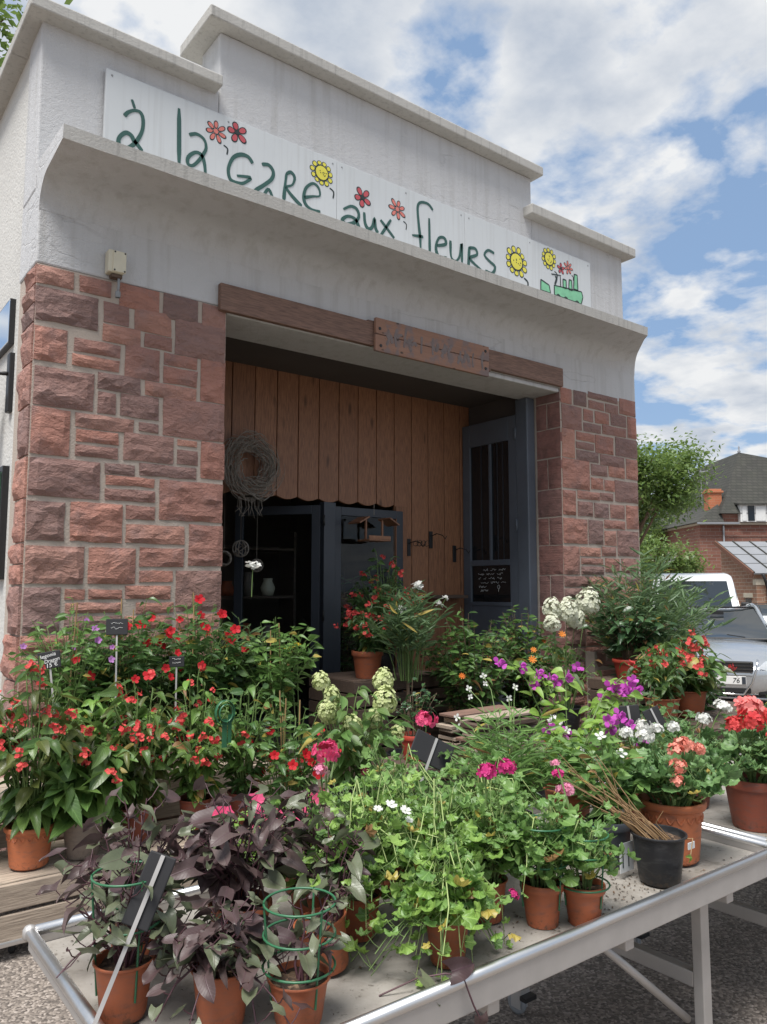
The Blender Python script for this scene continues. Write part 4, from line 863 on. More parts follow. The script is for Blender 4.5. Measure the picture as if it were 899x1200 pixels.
def cane(pl,x,y,z0,z1,r=.004,mat='cane',tx=0,ty=0): pl.stem([(x,y,z0),(x+tx,y+ty,z1)],r,mat,6,'cane')
def hoops(pl,r,zs,z0,mat='wire'):
    for z in zs: 
        m=MB(); m.tube([(r*math.cos(2*math.pi*i/28),r*math.sin(2*math.pi*i/28),z) for i in range(29)],.0026,6,False); m.build('support_ring',M[mat],pl.o,True)
    m=MB()
    for a in (.6,2.7,4.8): m.tube([(r*.75*math.cos(a),r*.75*math.sin(a),z0),(r*math.cos(a),r*math.sin(a),max(zs)+.004)],.0026,6,False)
    m.build('support_legs',M[mat],pl.o,True)
# ---------------------------------------------------------------- plants on the front bench
ZB=.672
def sweet(x,y,label,n,H,Rr,droop,lms,per=4,size=.075,pot=('lip',.066,.125,'terra'),lean=(0,0),zmin=None,tilt=0,ring=None,a0=None,arc=None):
    p=Plant('sweet_potato_vine',label,'potted plant',x,y,ZB,'purple sweet potato vines on the bench').pot(*pot,tilt=tilt)
    p.grow(n,H*.93,Rr,'heart',lms,size*.86,per+1,.12,.042,droop,stem='stemp',sr=.003,up=-.12,lean=lean,rel=.5,face=.7,zmin=zmin,a0=a0,arc=arc,ht=.35)
    if ring: hoops(p,ring[0],ring[1],.05)
    p.done()
P_=['sweet','sweet','sweet_g']; Q_=['sweet','sweet_g','sweet_g']
sweet(-.455,-3.17,'purple sweet potato vine in terracotta pot at the left end of the bench',18,.27,.17,.15,Q_,4,.058,ring=(.075,[.20,.30]),zmin=.10)
sweet(-.30,-3.33,'trailing purple sweet potato vine spilling over its pot, second along the bench front',26,.17,.18,.20,['sweet','sweet','sweet_g'],6,.055,zmin=.05)
sweet(-.165,-3.425,'sparse sweet potato vine inside a green wire hoop cage at bench front',7,.20,.10,.02,Q_,3,.045,pot=('lip',.068,.10,'terra'),ring=(.078,[.12,.185,.25]))
sweet(.02,-3.27,'sweet potato vine in a leaning terracotta pot beside the ivy geranium',13,.27,.14,.12,Q_,4,.06,tilt=.22,zmin=.04)
sweet(-.36,-2.97,'tall dark sweet potato vine behind the left bench-end pot',24,.31,.20,.12,P_,5,.06,zmin=.10)
sweet(-.13,-3.08,'large dusky sweet potato vine at the middle of the purple group',32,.33,.21,.10,['sweet','sweet','sweet','sweet_g'],5,.066,pot=('rim',.08,.14,'terra'),zmin=.1)
sweet(.10,-3.06,'sweet potato vine with upright dusky leaves next to the pink petunias',17,.32,.15,.06,P_,4,.058,zmin=.1)
# a loose runner hanging over the bench edge
p=Plant('sweet_potato_vine','single purple sweet potato runner drooping over the bench front rail','vine',.06,-3.50,ZB,'purple sweet potato vines on the bench')
p.stem([(-.02,.06,.0),(.06,.02,.03),(.10,-.035,.05),(.13,-.06,.045),(.15,-.075,-.02),(.165,-.08,-.05)],.0022,'stemp')
p.leaf('heart','sweet_g',(.05,-.01,.045),(.2,-.6,-.35),(0,-.3,1),.065); p.leaf('heart','sweet',(.11,-.045,.055),(.4,-.2,.1),(-.3,-.6,1),.06); p.leaf('heart','sweet',(.165,-.08,-.045),(.05,-.1,-1),(-.5,-1,0),.062); p.done()
# pink petunias
for (x,y,lb,fl) in [(-.02,-2.80,'bright pink petunia with lime leaves behind the purple vines',4),(.22,-2.80,'bright pink petunia with lime leaves close to the ivy geranium',3)]:
    p=Plant('petunia',lb,'potted plant',x,y,ZB,'pink petunias').pot('lip',.065,.11,'terra3'); p.grow(26,.2,.19,'small','petunia',.042,8,.2,.0,.08,up=.1)
    for i in range(fl): a=U(0,6.28); q=U(.05,.18); p.flower('petunia','hotpink',(q*math.cos(a),q*math.sin(a)-.06,.09+.2*(1-q*3)+.05),(-.5,-.8,.5),.027)
    p.done()
# ivy geraniums
def ivyg(x,y,label,n,H,Rr,droop,per=7,size=.046,lm='ivy',pot=('lip',.058,.115,'terra'),heads=(),lean=(0,0),zmin=.02,ex=(1,1),pet=.045,ring=None,cap=300):
    p=Plant('ivy_geranium',label,'potted plant',x,y,ZB,'ivy geraniums on the bench').pot(*pot)
    p.grow(n,H,Rr,'ivy',lm,size,per,.08,pet,droop,up=-.05,sr=.0028,rel=.5,face=1.3,lean=lean,zmin=zmin,ex=ex)
    for i in range(max(6,n//3)):   # long pale runners threading through the foliage
        a=U(-2.9,-.2); L_=Rr*U(.5,1.25); e=V((L_*math.cos(a)+lean[0],L_*math.sin(a)*.8+lean[1],max(zmin,p.top+H*U(.1,.95)-droop*.8))); q=V((e.x*.35,e.y*.35,p.top+H*U(.5,1.0)))
        P=[V((0,0,p.top)),q*.6+V((0,0,p.top*.4)),q,q.lerp(e,.55)+V((U(-.03,.03),U(-.03,.03),.02)),e]; p.stem(P,[.0026,.0024,.002,.0018,.0012],'stempale')
        for k in range(3): b=P[3].lerp(P[4],k/2); p.leaf('ivy',lm if isinstance(lm,str) else random.choice(lm),b,(U(-1,1),U(-1,.3),U(-.3,.4)),(U(-.5,.2),-.7,.8),size*U(.4,.8))
    for (dx,dy,dz,kind,pm,sz) in heads: p.peduncle((dx*.5,dy*.5,max(.1,dz-.12)),(dx,dy,dz),kind,pm,sz)
    if ring: hoops(p,*ring)
    p.done(cap)
ivyg(.27,-3.42,'bright green ivy geranium trailing over its pot at bench front',36,.20,.22,.20,8,.05,['ivy2','ivy2','ivy'],lean=(-.02,.05),zmin=.01,heads=[(.22,-.02,.12,'umbel','magenta',.016)])
ivyg(.18,-3.17,'lush yellow-green ivy geranium with small white flowers',44,.34,.22,.14,8,.046,['ivy2','ivy2','ivy'],heads=[(.03,-.10,.36,'five','white',.016),(.07,-.11,.34,'five','white',.017),(.0,-.08,.35,'five','white',.013),(.09,-.1,.31,'five','white',.013),(.06,.06,.41,'umbel','maroon',.018)])
ivyg(.40,-3.24,'dense ivy geranium in the middle of the bench below the black slate tag',38,.31,.2,.14,8,.05,['ivy','ivy2'])
ivyg(.53,-3.30,'ivy geranium in terracotta pot with crimson flower on top',26,.29,.16,.08,8,.052,'ivy',heads=[(.02,.02,.40,'umbel','magenta',.034)])
ivyg(.635,-3.41,'ivy geranium with broad soft leaves, third pot from the bench end',24,.24,.13,.05,8,.056,'ivy',pot=('rim',.06,.115,'terra'),ring=(.075,[.17,.27],.05))
ivyg(.735,-3.475,'ivy geranium with pink flowers inside green wire hoops at the bench front rail',13,.2,.10,.0,6,.05,'ivy',pot=('rim',.06,.105,'terra'),heads=[(.04,.09,.335,'umbel','pink',.028),(.06,.13,.37,'umbel','magenta',.022),(.01,.1,.415,'umbel','pink',.016)],ring=(.072,[.105,.19,.24],.05))
ivyg(.45,-2.98,'tall ivy geranium at the back of the bench by the slate tag',32,.36,.2,.08,8,.048,'ivy',heads=[])
ivyg(.68,-3.12,'ivy geranium with a crimson flower head behind the front pots',30,.30,.18,.06,8,.05,'ivy',heads=[(.06,-.06,.37,'umbel','magenta',.034)])
# pink zonal geraniums standing tall at the back
def zonal(x,y,z,label,n,H,Rr,heads,pot,size=.07,per=6,lm='zonal',name='geranium',group='zonal geraniums',pet=.06,stakes=0):
    p=Plant(name,label,'potted plant',x,y,z,group).pot(*pot); p.grow(n,H,Rr,'zonal',lm,size,per,.15,pet,.03,up=.0,sr=.005,rel=.5,face=.9,zmin=p.top*.7)
    for (dx,dy,dz,pm,sz) in heads: p.peduncle((dx*.55,dy*.55,max(p.top+.05,dz-.13)),(dx,dy,dz),'umbel',pm,sz)
    for i in range(stakes): cane(p,U(-.03,.03),U(-.03,.03),p.top,p.top+H*1.2)
    p.done()
zonal(.70,-2.82,ZB,'leggy hot pink geranium in front of the dark entrance',6,.25,.07,[(.02,.0,.47,'hotpink',.040)],('lip',.06,.11,'terra3'),.05,4)
zonal(.30,-2.82,ZB,'hot pink geranium behind the petunias',7,.25,.09,[(-.02,-.03,.42,'hotpink',.045),(-.06,-.06,.375,'pink',.022)],('lip',.06,.11,'terra3'),.05,4)
# leafy filler with white flowers by the bougainvillea
p=Plant('gaura','wispy gaura with white flowers on long arching stems','potted plant',.98,-2.98,ZB,'gauras').pot('lip',.075,.14,'potgrey'); p.grow(60,.40,.27,'lance',['green','ivy'],.085,14,.12,.0,.05,up=.4,rel=.3,sr=.002)
for (a,b) in [((.16,.30,.58),(0,1,0)),((.06,.28,.54),(0,1,0)),((-.06,.22,.45),(0,1,0)),((.2,.2,.5),(0,0,1)),((.28,-.02,.40),(0,0,1)),((.24,-.12,.35),(0,0,1)),((.3,.26,.53),(0,0,1))]:
    e=V(a); p.stem([(0,0,.12),(e.x*.35,e.y*.35,e.z*.62),(e.x*.7,e.y*.7,e.z*.93),e],.0018,'stemg'); p.flower('four','white',e,(-.4,-.8,.4),.015)
    if b[2]==0: p.flower('four','white',e-V((.05,.06,.02)),(-.4,-.8,.2),.012); 
p.done()
p=Plant('gaura','fresh green leafy bush with white stars beside the grey pot','potted plant',1.18,-3.235,ZB,'gauras').pot('rim',.078,.15,'potgrey'); p.grow(44,.32,.22,'ovate',['green','ivy'],.06,11,.15,.01,.05,up=.3,sr=.0025,lean=(-.03,.05))
for e in [(-.10,-.05,.44),(-.03,-.08,.38)]: p.peduncle((e[0]*.5,e[1]*.5,.3),e,'four','white',.022)
boxo('plant_label',-.10,-.03,-.115,-.112,.02,.11,M['sign'],p.o,0)
for q in range(2): boxo('label_print',-.09+.03*q,-.085+.03*q,-.1165,-.1155,.035,.085,M['ink_black'],p.o,0)
p.done()
# bougainvillea
p=Plant('bougainvillea','violet bougainvillea with lime leaves on long arching shoots','potted plant',1.34,-2.93,ZB,'bougainvilleas').pot('lip',.095,.17,'terra'); 
for tip in [(-.05,.12,.62),(.0,.10,.58),(.10,.08,.60),(.40,.02,.56),(.46,.0,.50),(.35,.08,.46),(.22,-.06,.42),(.1,-.12,.42),(.55,.05,.52),(-.12,.0,.40),(.3,-.12,.36),(-.18,.15,.66)]:
    e=V(tip); P=[V((0,0,.15)),V((e.x*.3,e.y*.3,.15+e.z*.35)),V((e.x*.65,e.y*.65,.1+e.z*.72)),e]; p.stem(P,[.004,.0035,.0028,.002],'stemg')
    for j in range(15):
        t=.25+.75*j/15; k=min(2,int(t*3)); q=P[k].lerp(P[k+1],t*3-k); az=j*2.4+U(-.4,.4); o=V((math.cos(az),math.sin(az),U(-.3,.4))); p.leaf('round','boug',q+o*.012,o,V((-.3,-.5,1)),.055*U(.7,1.15))
    for j in range(2): q=P[2].lerp(P[3],U(.2,1.1)); p.flower('bract','violet',q+V((U(-.05,.05),-.02,U(-.04,.04))),(U(-.6,.2),-.8,.3),U(.02,.029))
p.done()
# black pot with dry stems
p=Plant('dried_up_plant','black pot of bare dry stems cut back','potted plant',1.165,-3.435,ZB).pot('lip',.086,.155,'potblack')
for i in range(34):
    a=U(0,6.28); L=U(.12,.34); r=U(0,.05); p.stem([(r*math.cos(a),r*math.sin(a),.12),(r*math.cos(a)-L*.35,r*math.sin(a)+L*.25+U(-.03,.03),.13+L*.35),(r*math.cos(a)-L*.7+U(-.09,.09),r*math.sin(a)+L*.45+U(-.08,.08),.14+L*U(.5,.9))],[.0022,.0018,.001],'dry',4)
p.stem([(.03,-.06,.14),(.04,-.095,.15),(.0,-.11,.11)],.0018,'dry'); p.leaf('ovate','boug',(.0,-.11,.11),(-.3,-.2,-.8),(-.3,-1,0),.04); p.leaf('ovate','boug',(.0,-.11,.11),(-.7,-.2,.1),(-.3,-1,.4),.03)
boxo('plant_tag',.02,.055,-.092,-.089,.118,.138,M['sign'],p.o,0); p.done()
# coral geraniums
zonal(1.385,-3.345,ZB,'coral geranium in a large embossed terracotta pot at the bench corner',22,.16,.20,[(-.08,-.08,.34,'coral',.03),(-.02,-.04,.375,'coral',.034),(.04,-.03,.385,'coral',.038),(.09,-.05,.37,'coral',.03),(.20,-.10,.29,'coral',.026),(-.12,-.1,.30,'coral',.024)],('deco',.108,.205,'terra2'),.075,7)
zonal(1.98,-3.33,ZB,'red and salmon geranium in brown-red pot on the right-hand bench',18,.18,.20,[(-.05,-.03,.42,'red',.055),(.02,.02,.46,'salmon',.06),(-.10,.02,.40,'red',.042),(.05,-.10,.35,'salmon',.04),(.04,-.14,.31,'red',.04),(.12,0,.42,'red',.04),(-.02,-.1,.36,'red',.03)],('rim',.115,.19,'terra3'),.075,7)
zonal(1.64,-3.06,ZB,'white geranium behind the coral one',14,.2,.17,[(-.05,-.05,.36,'white',.036),(.02,0,.38,'white',.038),(.07,-.02,.37,'white',.03),(-.10,0,.37,'white',.03)],('lip',.09,.16,'terra3'),.065,6)
zonal(2.05,-3.02,ZB,'white geranium at the back of the right-hand bench',14,.22,.18,[(-.02,-.08,.38,'white',.034),(.1,-.1,.42,'white',.04),(-.2,-.05,.36,'white',.028)],('lip',.09,.16,'terra3'),.065,6)
zonal(2.45,-3.2,ZB,'red geranium furthest right on the second bench',14,.2,.18,[(-.05,-.05,.38,'red',.045),(.05,-.03,.42,'salmon',.04)],('lip',.1,.17,'terra3'),.07,6)
# ---------------------------------------------------------------- trolley: begonias and climbers
Z1,Z2=.325,.568
def begonia(x,y,z,label,n,H,Rr,size,lms,pot,nf,pm='pinkred',per=7,fs=.024,group='red-flowered begonias',kind='begonia',droop=.08,face=.8,up=-.25,name='begonia'):
    p=Plant(name,label,'potted plant',x,y,z,group).pot(*pot); p.grow(n,H,Rr,kind,lms,size,per+2,.03,.03,droop,up=up,sr=.005,rel=.7,face=face,zmin=p.top*.5)
    for i in range(nf):
        a=U(0,6.28); q=math.sqrt(U(0,1)); zz=p.top+H*(1-.45*q**1.5)*U(.55,1.06); p.flower('begonia',pm,(q*Rr*math.cos(a)*1.02,q*Rr*math.sin(a)*1.02-.03,zz),(U(-.6,.3),-.8,.3),fs*U(.7,1.2))
    p.done()
begonia(-.13,-.985,Z1,'red-flowered begonia in scalloped bright terracotta pot at far left',30,.78,.27,.11,['begonia','begonia','begonia_bronze'],('deco',.108,.19,'terra2'),34)
begonia(.105,-1.0,Z1,'large-leaved begonia in taupe pot with drooping glossy leaves',22,.44,.21,.17,['begonia','green'],('lip',.10,.18,'taupe'),10,per=6,face=1.1)
begonia(.40,-.93,Z1,'begonia with scarlet clusters right of the taupe pot',32,.70,.28,.10,['begonia','begonia_bronze'],('lip',.09,.17,'terra3'),30,'red')
begonia(.70,-.95,Z1,'begonia with pale green leaves below the small slate tag',36,.68,.28,.08,['green','petunia','begonia'],('lip',.09,.17,'terra3'),26,'red',8)
begonia(-.42,-.80,Z1,'begonia in terracotta pot cut by the left picture edge',26,.74,.28,.10,['begonia','begonia_bronze'],('rim',.12,.2,'terra2'),26)
begonia(.97,-.98,Z1,'dipladenia with deep red flowers beside the green ribbon',36,.62,.27,.075,['mandevilla','green'],('lip',.09,.17,'terra3'),0,kind='ovate',up=0,name='dipladenia',group='red dipladenias')
def mandev(x,y,z,label,n,H,Rr,heads,pot,size=.06,lm='mandevilla',per=11,pm='scarlet',kind='ovate',fs=.032,group='red dipladenias',name='dipladenia',fk='trumpet',canes=2):
    p=Plant(name,label,'potted plant',x,y,z,group).pot(*pot); p.grow(n,H,Rr,kind,lm,size,per,.15,.01,.0,up=.1,sr=.003,rel=.5,ht=.3)
    for i in range(heads):
        a=U(0,6.28); q=math.sqrt(U(0,1)); e=V((q*Rr*math.cos(a)*1.1,q*Rr*math.sin(a)-.05,p.top+H*(1-.3*q)*U(.6,1.12))); p.stem([e-V((0,-.03,.07)),e],.0018,'stemg'); p.flower(fk,pm,e,(U(-.7,.4),-.9,.4),fs*U(.75,1.15))
    for i in range(canes): cane(p,U(-.05,.05),U(-.05,.05),p.top,p.top+H*U(.85,1.1),tx=U(-.05,.05))
    p.done()
mandev(.50,-.42,Z2,'red dipladenia climbing in front of the left stone pier',44,.80,.30,18,('lip',.1,.18,'potblack'),.085)
mandev(.93,-.42,Z2,'red dipladenia near the pier corner by the entrance',44,.78,.29,20,('lip',.1,.18,'potblack'),.085)
mandev(.17,-.45,Z2,'lilac-flowered bushy plant in front of the stone pier at the far left',44,.78,.32,9,('lip',.1,.18,'potblack'),.07,'green',10,'lilac','small',.02,None,'lilac_bush')
for x,y,lb,lm in [(.30,-.30,'dense dark foliage plant at the foot of the left pier, outer side','dark'),(.72,-.30,'dense dark foliage plant at the foot of the left pier, middle',['dark','green']),(1.15,-.32,'dense dark foliage plant at the foot of the left pier, entrance side',['dark','green'])]:
    p=Plant('foliage_plant',lb,'potted plant',x,y,Z2,'dark foliage plants before the left pier').pot('lip',.1,.18,'potblack'); p.grow(46,.58,.28,'ovate',lm,.085,11,.1,.0,.0,up=.1,sr=.003,ht=.3); p.done(0)
p=Plant('schefflera','light green palmate-leaved plant among the red dipladenias','potted plant',.33,-.66,Z2-.24).pot('lip',.09,.16,'potblack')
for i in range(40):
    a=U(0,6.28); q=U(.03,.24); e=V((q*math.cos(a),q*math.sin(a),.25+.55*(1-q*2)*U(.7,1.05))); p.stem([(0,0,.14),e*.6,e],.0025,'stemg')
    for j in range(6): b=j*1.05+U(-.2,.2); p.leaf('ovate',['green','petunia'][i%2],e,(math.cos(b)*.8-.1,math.sin(b)*.8-.3,U(-.3,.1)),(-.2,-.6,1),.075)
p.done()
mandev(1.14,-1.16,.0,'red dipladenia trained on canes behind the hydrangea',44,.80,.26,18,('lip',.12,.22,'potblack'),.075,['mandevilla','green'],10,canes=5)
mandev(1.36,-.62,Z2,'green leafy bush with yellow blooms at the entrance corner',46,.66,.32,0,('lip',.11,.2,'potblack'),.08,'green',10,'yellow','ovate',.03,None,'yellow_flowered_bush','daisy')
p=Plant('marigold','two yellow flowers on thin stems above the leafy bush','flower',1.45,-.78,Z2-.24).pot('lip',.06,.1,'potblack')
for e in [(.03,.1,.92),(-.03,.1,.90)]: p.peduncle((0,0,.1),e,'daisy','yellow',.034)
p.done()
def olean(x,y,z,label,n,H,Rr,pot,heads,size=.12,per=12,trunk=0,lm='oleander',objs=True,t0=.3,fs=.05,pm='white'):
    p=Plant('oleander',label,'shrub',x,y,z,'oleanders').pot(*pot)
    if trunk: p.stem([(0,0,p.top),(.01,0,p.top+trunk*.5),(0,0,p.top+trunk)],[.018,.016,.014],'stemb',8,'trunk')
    p.grow(n,H,Rr,'lance',lm,size,per,t0,.0,.0,up=.55,sr=.004,rel=.35,z0=p.top+trunk,base=.02+.1*(trunk>0),ht=.35)
    for e,s_ in heads: p.peduncle((e[0]*.7,e[1]*.7,e[2]-.2),e,'cluster',pm,s_,r=.003)
    p.done(objs=objs)
olean(1.28,-.42,Z2,'tall white oleander spike rising before the dark doorway',7,.78,.13,('lip',.1,.18,'potblack'),[((.02,0,1.18),.055)],.13,14)
olean(2.86,-.10,.02,'white oleander standard with bare trunk in the entrance',44,.72,.36,('lip',.17,.3,'potblack'),[((.05,-.05,1.60),.07),((.25,-.1,1.45),.05),((-.14,-.1,1.42),.05),((.32,-.1,1.5),.04)],.16,13,trunk=.6)
olean(5.38,-.52,0,'big grey-green oleander in front of the right pier',110,1.62,.78,('rim',.24,.4,'terra3'),[],.17,20,objs=True,t0=.2)
olean(5.95,-.38,0,'dark oleander at the right corner of the shop',80,1.34,.50,('rim',.22,.38,'terra3'),[],.16,18,lm=['oleander','dark'],t0=.2)
# hydrangeas
p=Plant('hydrangea','lime-green panicle hydrangea behind the bench','potted plant',1.24,-1.62,.422).pot('lip',.12,.2,'potblack'); p.grow(24,.5,.28,'ovate',['hydr','green'],.10,9,.1,.02,.0,up=-.3,sr=.004,face=.9)
for e,s_ in [((.20,0,.66),.075),((.17,-.05,.56),.085),((-.18,0,.69),.06),((-.03,-.05,.45),.075),((.22,-.08,.40),.06),((-.16,-.02,.55),.06),((-.11,.02,.52),.07),((.08,-.2,.28),.045),((-.05,.1,.6),.06),((.05,-.12,.5),.06)]: p.peduncle((e[0]*.5,e[1]*.5,.25),e,'panicle','lime',s_,name='flower_panicle')
p.done()
p=Plant('hydrangea','creamy white panicle hydrangea before the right pier','potted plant',3.86,-.85,.452).pot('lip',.13,.22,'potblack'); p.grow(16,.62,.3,'ovate','hydr',.10,7,.2,.02,.0,up=-.3,sr=.005,face=.9)
for e,s_ in [((-.14,0,.95),.10),((-.02,-.05,.92),.12),((-.2,-.05,.84),.09),((.29,0,.98),.13),((.06,-.06,.86),.10)]: p.peduncle((e[0]*.5,e[1]*.5,.4),e,'panicle','cream',s_,name='flower_panicle')
p.done()
# bushes at the entrance
def bush(name,x,y,z,label,n,H,Rr,size,lm,pot,per=12,flw=None,nf=0,fs=.03,kind='small',objs=False,group=None,ex=(1,1),cat='shrub',up=.1):
    p=Plant(name,label,cat,x,y,z,group).pot(*pot); p.grow(n,H,Rr,kind,lm,size,per,.2,.0,.0,up=up,sr=.004,rel=.4,stem='stemb',ex=ex,ht=.35)
    for i in range(nf):
        a=U(0,6.28); q=math.sqrt(U(0,1)); p.flower(flw[0],flw[1],(q*Rr*ex[0]*math.cos(a),q*Rr*ex[1]*math.sin(a)-.05,p.top+H*(1-.35*q**1.5)*U(.7,1.08)),(-.5,-.8,.6),fs*U(.8,1.2))
    p.done(objs=objs)
bush('tagetes_bush',3.42,-.25,.0,'dark bush with orange flowers before the blue door, nearer the doorway',90,1.16,.46,.10,['dark','green'],('lip',.18,.3,'potblack'),13,('daisy','orange'),4,.034,'ovate',group='orange-flowered bushes')
bush('tagetes_bush',4.08,-.22,.0,'dark bush with orange flowers before the blue door, nearer the pier',90,1.16,.46,.10,['dark','green'],('lip',.18,.3,'potblack'),13,('daisy','orange'),4,.034,'ovate',group='orange-flowered bushes')
bush('camellia',2.20,-.98,.502,'small dark shrub in a red pot on a crate',16,.36,.2,.065,'laurel',('rim',.10,.16,'redpot'),8,kind='ovate',objs=True)
bush('laurel',4.95,-.68,.802,'glossy dark laurel in an orange-red pot',40,.52,.40,.12,'laurel',('rim',.14,.17,'redpot'),9,kind='ovate',objs=True)
begonia(2.74,.28,.872,'begonia with pink-red flowers in terracotta pot inside the entrance',26,.42,.30,.08,['mandevilla','dark'],('rim',.13,.22,'terra'),22,'pinkred',7,.03)
begonia(3.06,.50,.872,'ball-shaped pink dipladenia beside the doorway planks',44,.86,.34,.085,['mandevilla','dark'],('lip',.12,.2,'potblack'),34,'pinkred',8,.034,'pink dipladenias','ovate',up=0,name='dipladenia')
begonia(4.42,-1.35,.552,'red begonia with loose canes right of the laurel',30,.46,.32,.09,['begonia','dark'],('lip',.14,.2,'terra'),18,'pinkred',7,.034)
begonia(4.86,-1.30,.552,'large red dragon-wing begonia in front of the silver car',26,.52,.33,.15,['begonia','begonia_bronze','green'],('lip',.16,.22,'terra'),34,'pinkred',7,.036,face=1.)
for i,(x,y,z,lb,n,H,Rr,sz,lm) in enumerate([(3.6,-1.75,0,'low green bush between crates and bench, middle',60,.70,.42,.09,'dark'),(4.5,-2.2,0,'leafy green bush at the right behind the bench',60,.62,.46,.09,['green','dark']),(5.5,-2.2,0,'green shrub at the right picture edge below the car',60,.52,.48,.09,['green','dark']),(6.1,-2.0,0,'far green shrub at the right picture edge by the car bumper',60,.40,.48,.09,['green','dark']),(2.9,-2.15,0,'lance-leaved dark bush behind the violet bougainvillea',70,.74,.42,.11,['oleander','dark']),(2.05,-1.75,0,'dark grass-like plant behind the pink geranium',50,.62,.34,.10,'dark'),(5.25,-1.0,0,'dense dark shrub between oleander and begonias',60,.85,.42,.10,'dark')]):
    bush('garden_shrub',x,y,z,lb,n,H,Rr,sz,lm,('lip',.15,.22,'potblack'),11,kind='lance' if i in(4,5) else 'ovate',group='green shrubs behind the benches')
bush('indoor_palm',3.62,1.95,.02,'dim green pot plant behind the glass of the shop door',40,1.5,.45,.16,['green','oleander'],('lip',.16,.3,'terra'),14,kind='lance')
# small orange and white bloomers by the crates
p=Plant('begonia','small orange begonia with white bloom right of the crate stack','potted plant',3.02,-1.42,.0).pot('lip',.12,.45,'potblack'); p.grow(12,.2,.15,'ovate','dark',.06,6)
p.peduncle((0,0,.5),(.02,-.03,.72),'umbel','white',.06); 
for e in [(-.08,-.05,.6),(.1,-.04,.58),(.0,-.1,.57)]: p.flower('begonia','orange',e,(-.4,-.8,.4),.035)
p.done()
# ---------------------------------------------------------------- slates, ribbon
def text_mesh(body,size,mat):
    cu=bpy.data.curves.new('t','FONT'); cu.body=body; cu.size=size; cu.align_x='CENTER'; cu.extrude=.0006; cu.shear=.2
    o=bpy.data.objects.new('t',cu); COL.objects.link(o); dg=bpy.context.evaluated_depsgraph_get(); me=bpy.data.meshes.new_from_object(o.evaluated_get(dg)); bpy.data.objects.remove(o); me.materials.clear(); me.materials.append(mat); return me
def slate(x,y,z,w_,h,label,rz,tilt,stick,lines=None,scrib=0,back=False,shear=0,lean=0):
    s=empty('price_slate',(x,y,z),rz,label,'price tag','slate price tags'); s.rotation_euler=(tilt,lean,rz)
    boxo('slate_plate',-w_/2,w_/2,-.003,.003,-h/2,h/2,M['slate'],s,.004)
    m=MB(); q=.006 if back else .005
    m.box(-.0045,.0045,-q-.002 if back else q-.002,-q+.001 if back else q+.001,-h/2-stick,h/2-.002 if back else h*.1); m.build('stake',M['alu_dull'],s)
    if lines:
        for i,(t,sz,dx) in enumerate(lines):
            o=bpy.data.objects.new('chalk_text',text_mesh(t,sz,M['chalk'])); link(o,s); o.location=(dx,-.0038,h/2-.028-i*h*.29); o.rotation_euler=(math.pi/2,-.15,0)
    if scrib:
        m=MB(); rr=random.Random(int(x*100))
        for i in range(scrib):
            zz=h*.22-i*h*.3; P=[]
            for k in range(14): P.append((-w_*.28+k*w_*.042,-.004,zz+rr.uniform(-.006,.006)))
            m.tube(P,.0011,3)
        m.build('chalk_marks',M['chalk'],s)
slate(-.03,-.80,1.245,.105,.085,'small black slate lettered in chalk above the far-left begonia',R(-20),R(-8),.55,[('Begonia',.026,-.008),('Dragon',.024,.012),('15 €',.03,.01)],lean=R(-8))
slate(.37,-.60,1.39,.115,.09,'black slate with faint chalk marks before the stone pier',R(-15),R(-12),.5,scrib=2)
slate(.68,-.70,1.19,.085,.06,'tiny black slate with chalk price between the dipladenias',R(-20),R(-5),.5,scrib=2)
slate(.70,-2.87,1.045,.15,.095,'large blank-backed black slate leaning on a metal stake over the geraniums',R(-25),R(-18),.22,back=True,lean=R(28))
slate(-.435,-3.25,.955,.06,.15,'narrow black slate on a long metal rod among the purple vines',R(-35),R(-15),.22,back=True,lean=R(20))
slate(1.93,-2.80,1.03,.10,.10,'black slate seen from behind right of the bougainvillea',R(-40),R(-10),.28,back=True,lean=R(-6))
slate(2.02,-2.87,1.02,.09,.10,'second black slate tilted against its neighbour on the right bench',R(-15),R(-20),.28,back=True,lean=R(-16))
def ribbon_bow():
    s=empty('green_ribbon',(.69,-1.3,.95),0,'dark green looped ribbon hanging among the red flowers','ribbon')
    m=MB()
    for k,(r,h) in enumerate([(.05,.0),(.035,.01)]):
        P=[(r*math.cos(a*.45+1.57)*1.0,-.01*k,.03+r*1.2*math.sin(a*.45+1.57)) for a in range(15)]
        vs=[];fs=[]
        for i,p in enumerate(P): vs+=[(p[0],p[1]-.012,p[2]),(p[0],p[1]+.012,p[2])]
        for i in range(len(P)-1): fs.append((2*i,2*i+2,2*i+3,2*i+1))
        m.add(vs,fs)
    o=m.build('loop',M['wire'],s,True); so_=o.modifiers.new('s','SOLIDIFY'); so_.thickness=.003
    m=MB(); m.box(-.014,.012,-.004,.0,-.14,.0); m.box(.016,.036,-.006,-.003,-.12,.02); m.build('tail',M['wire'],s)
ribbon_bow()
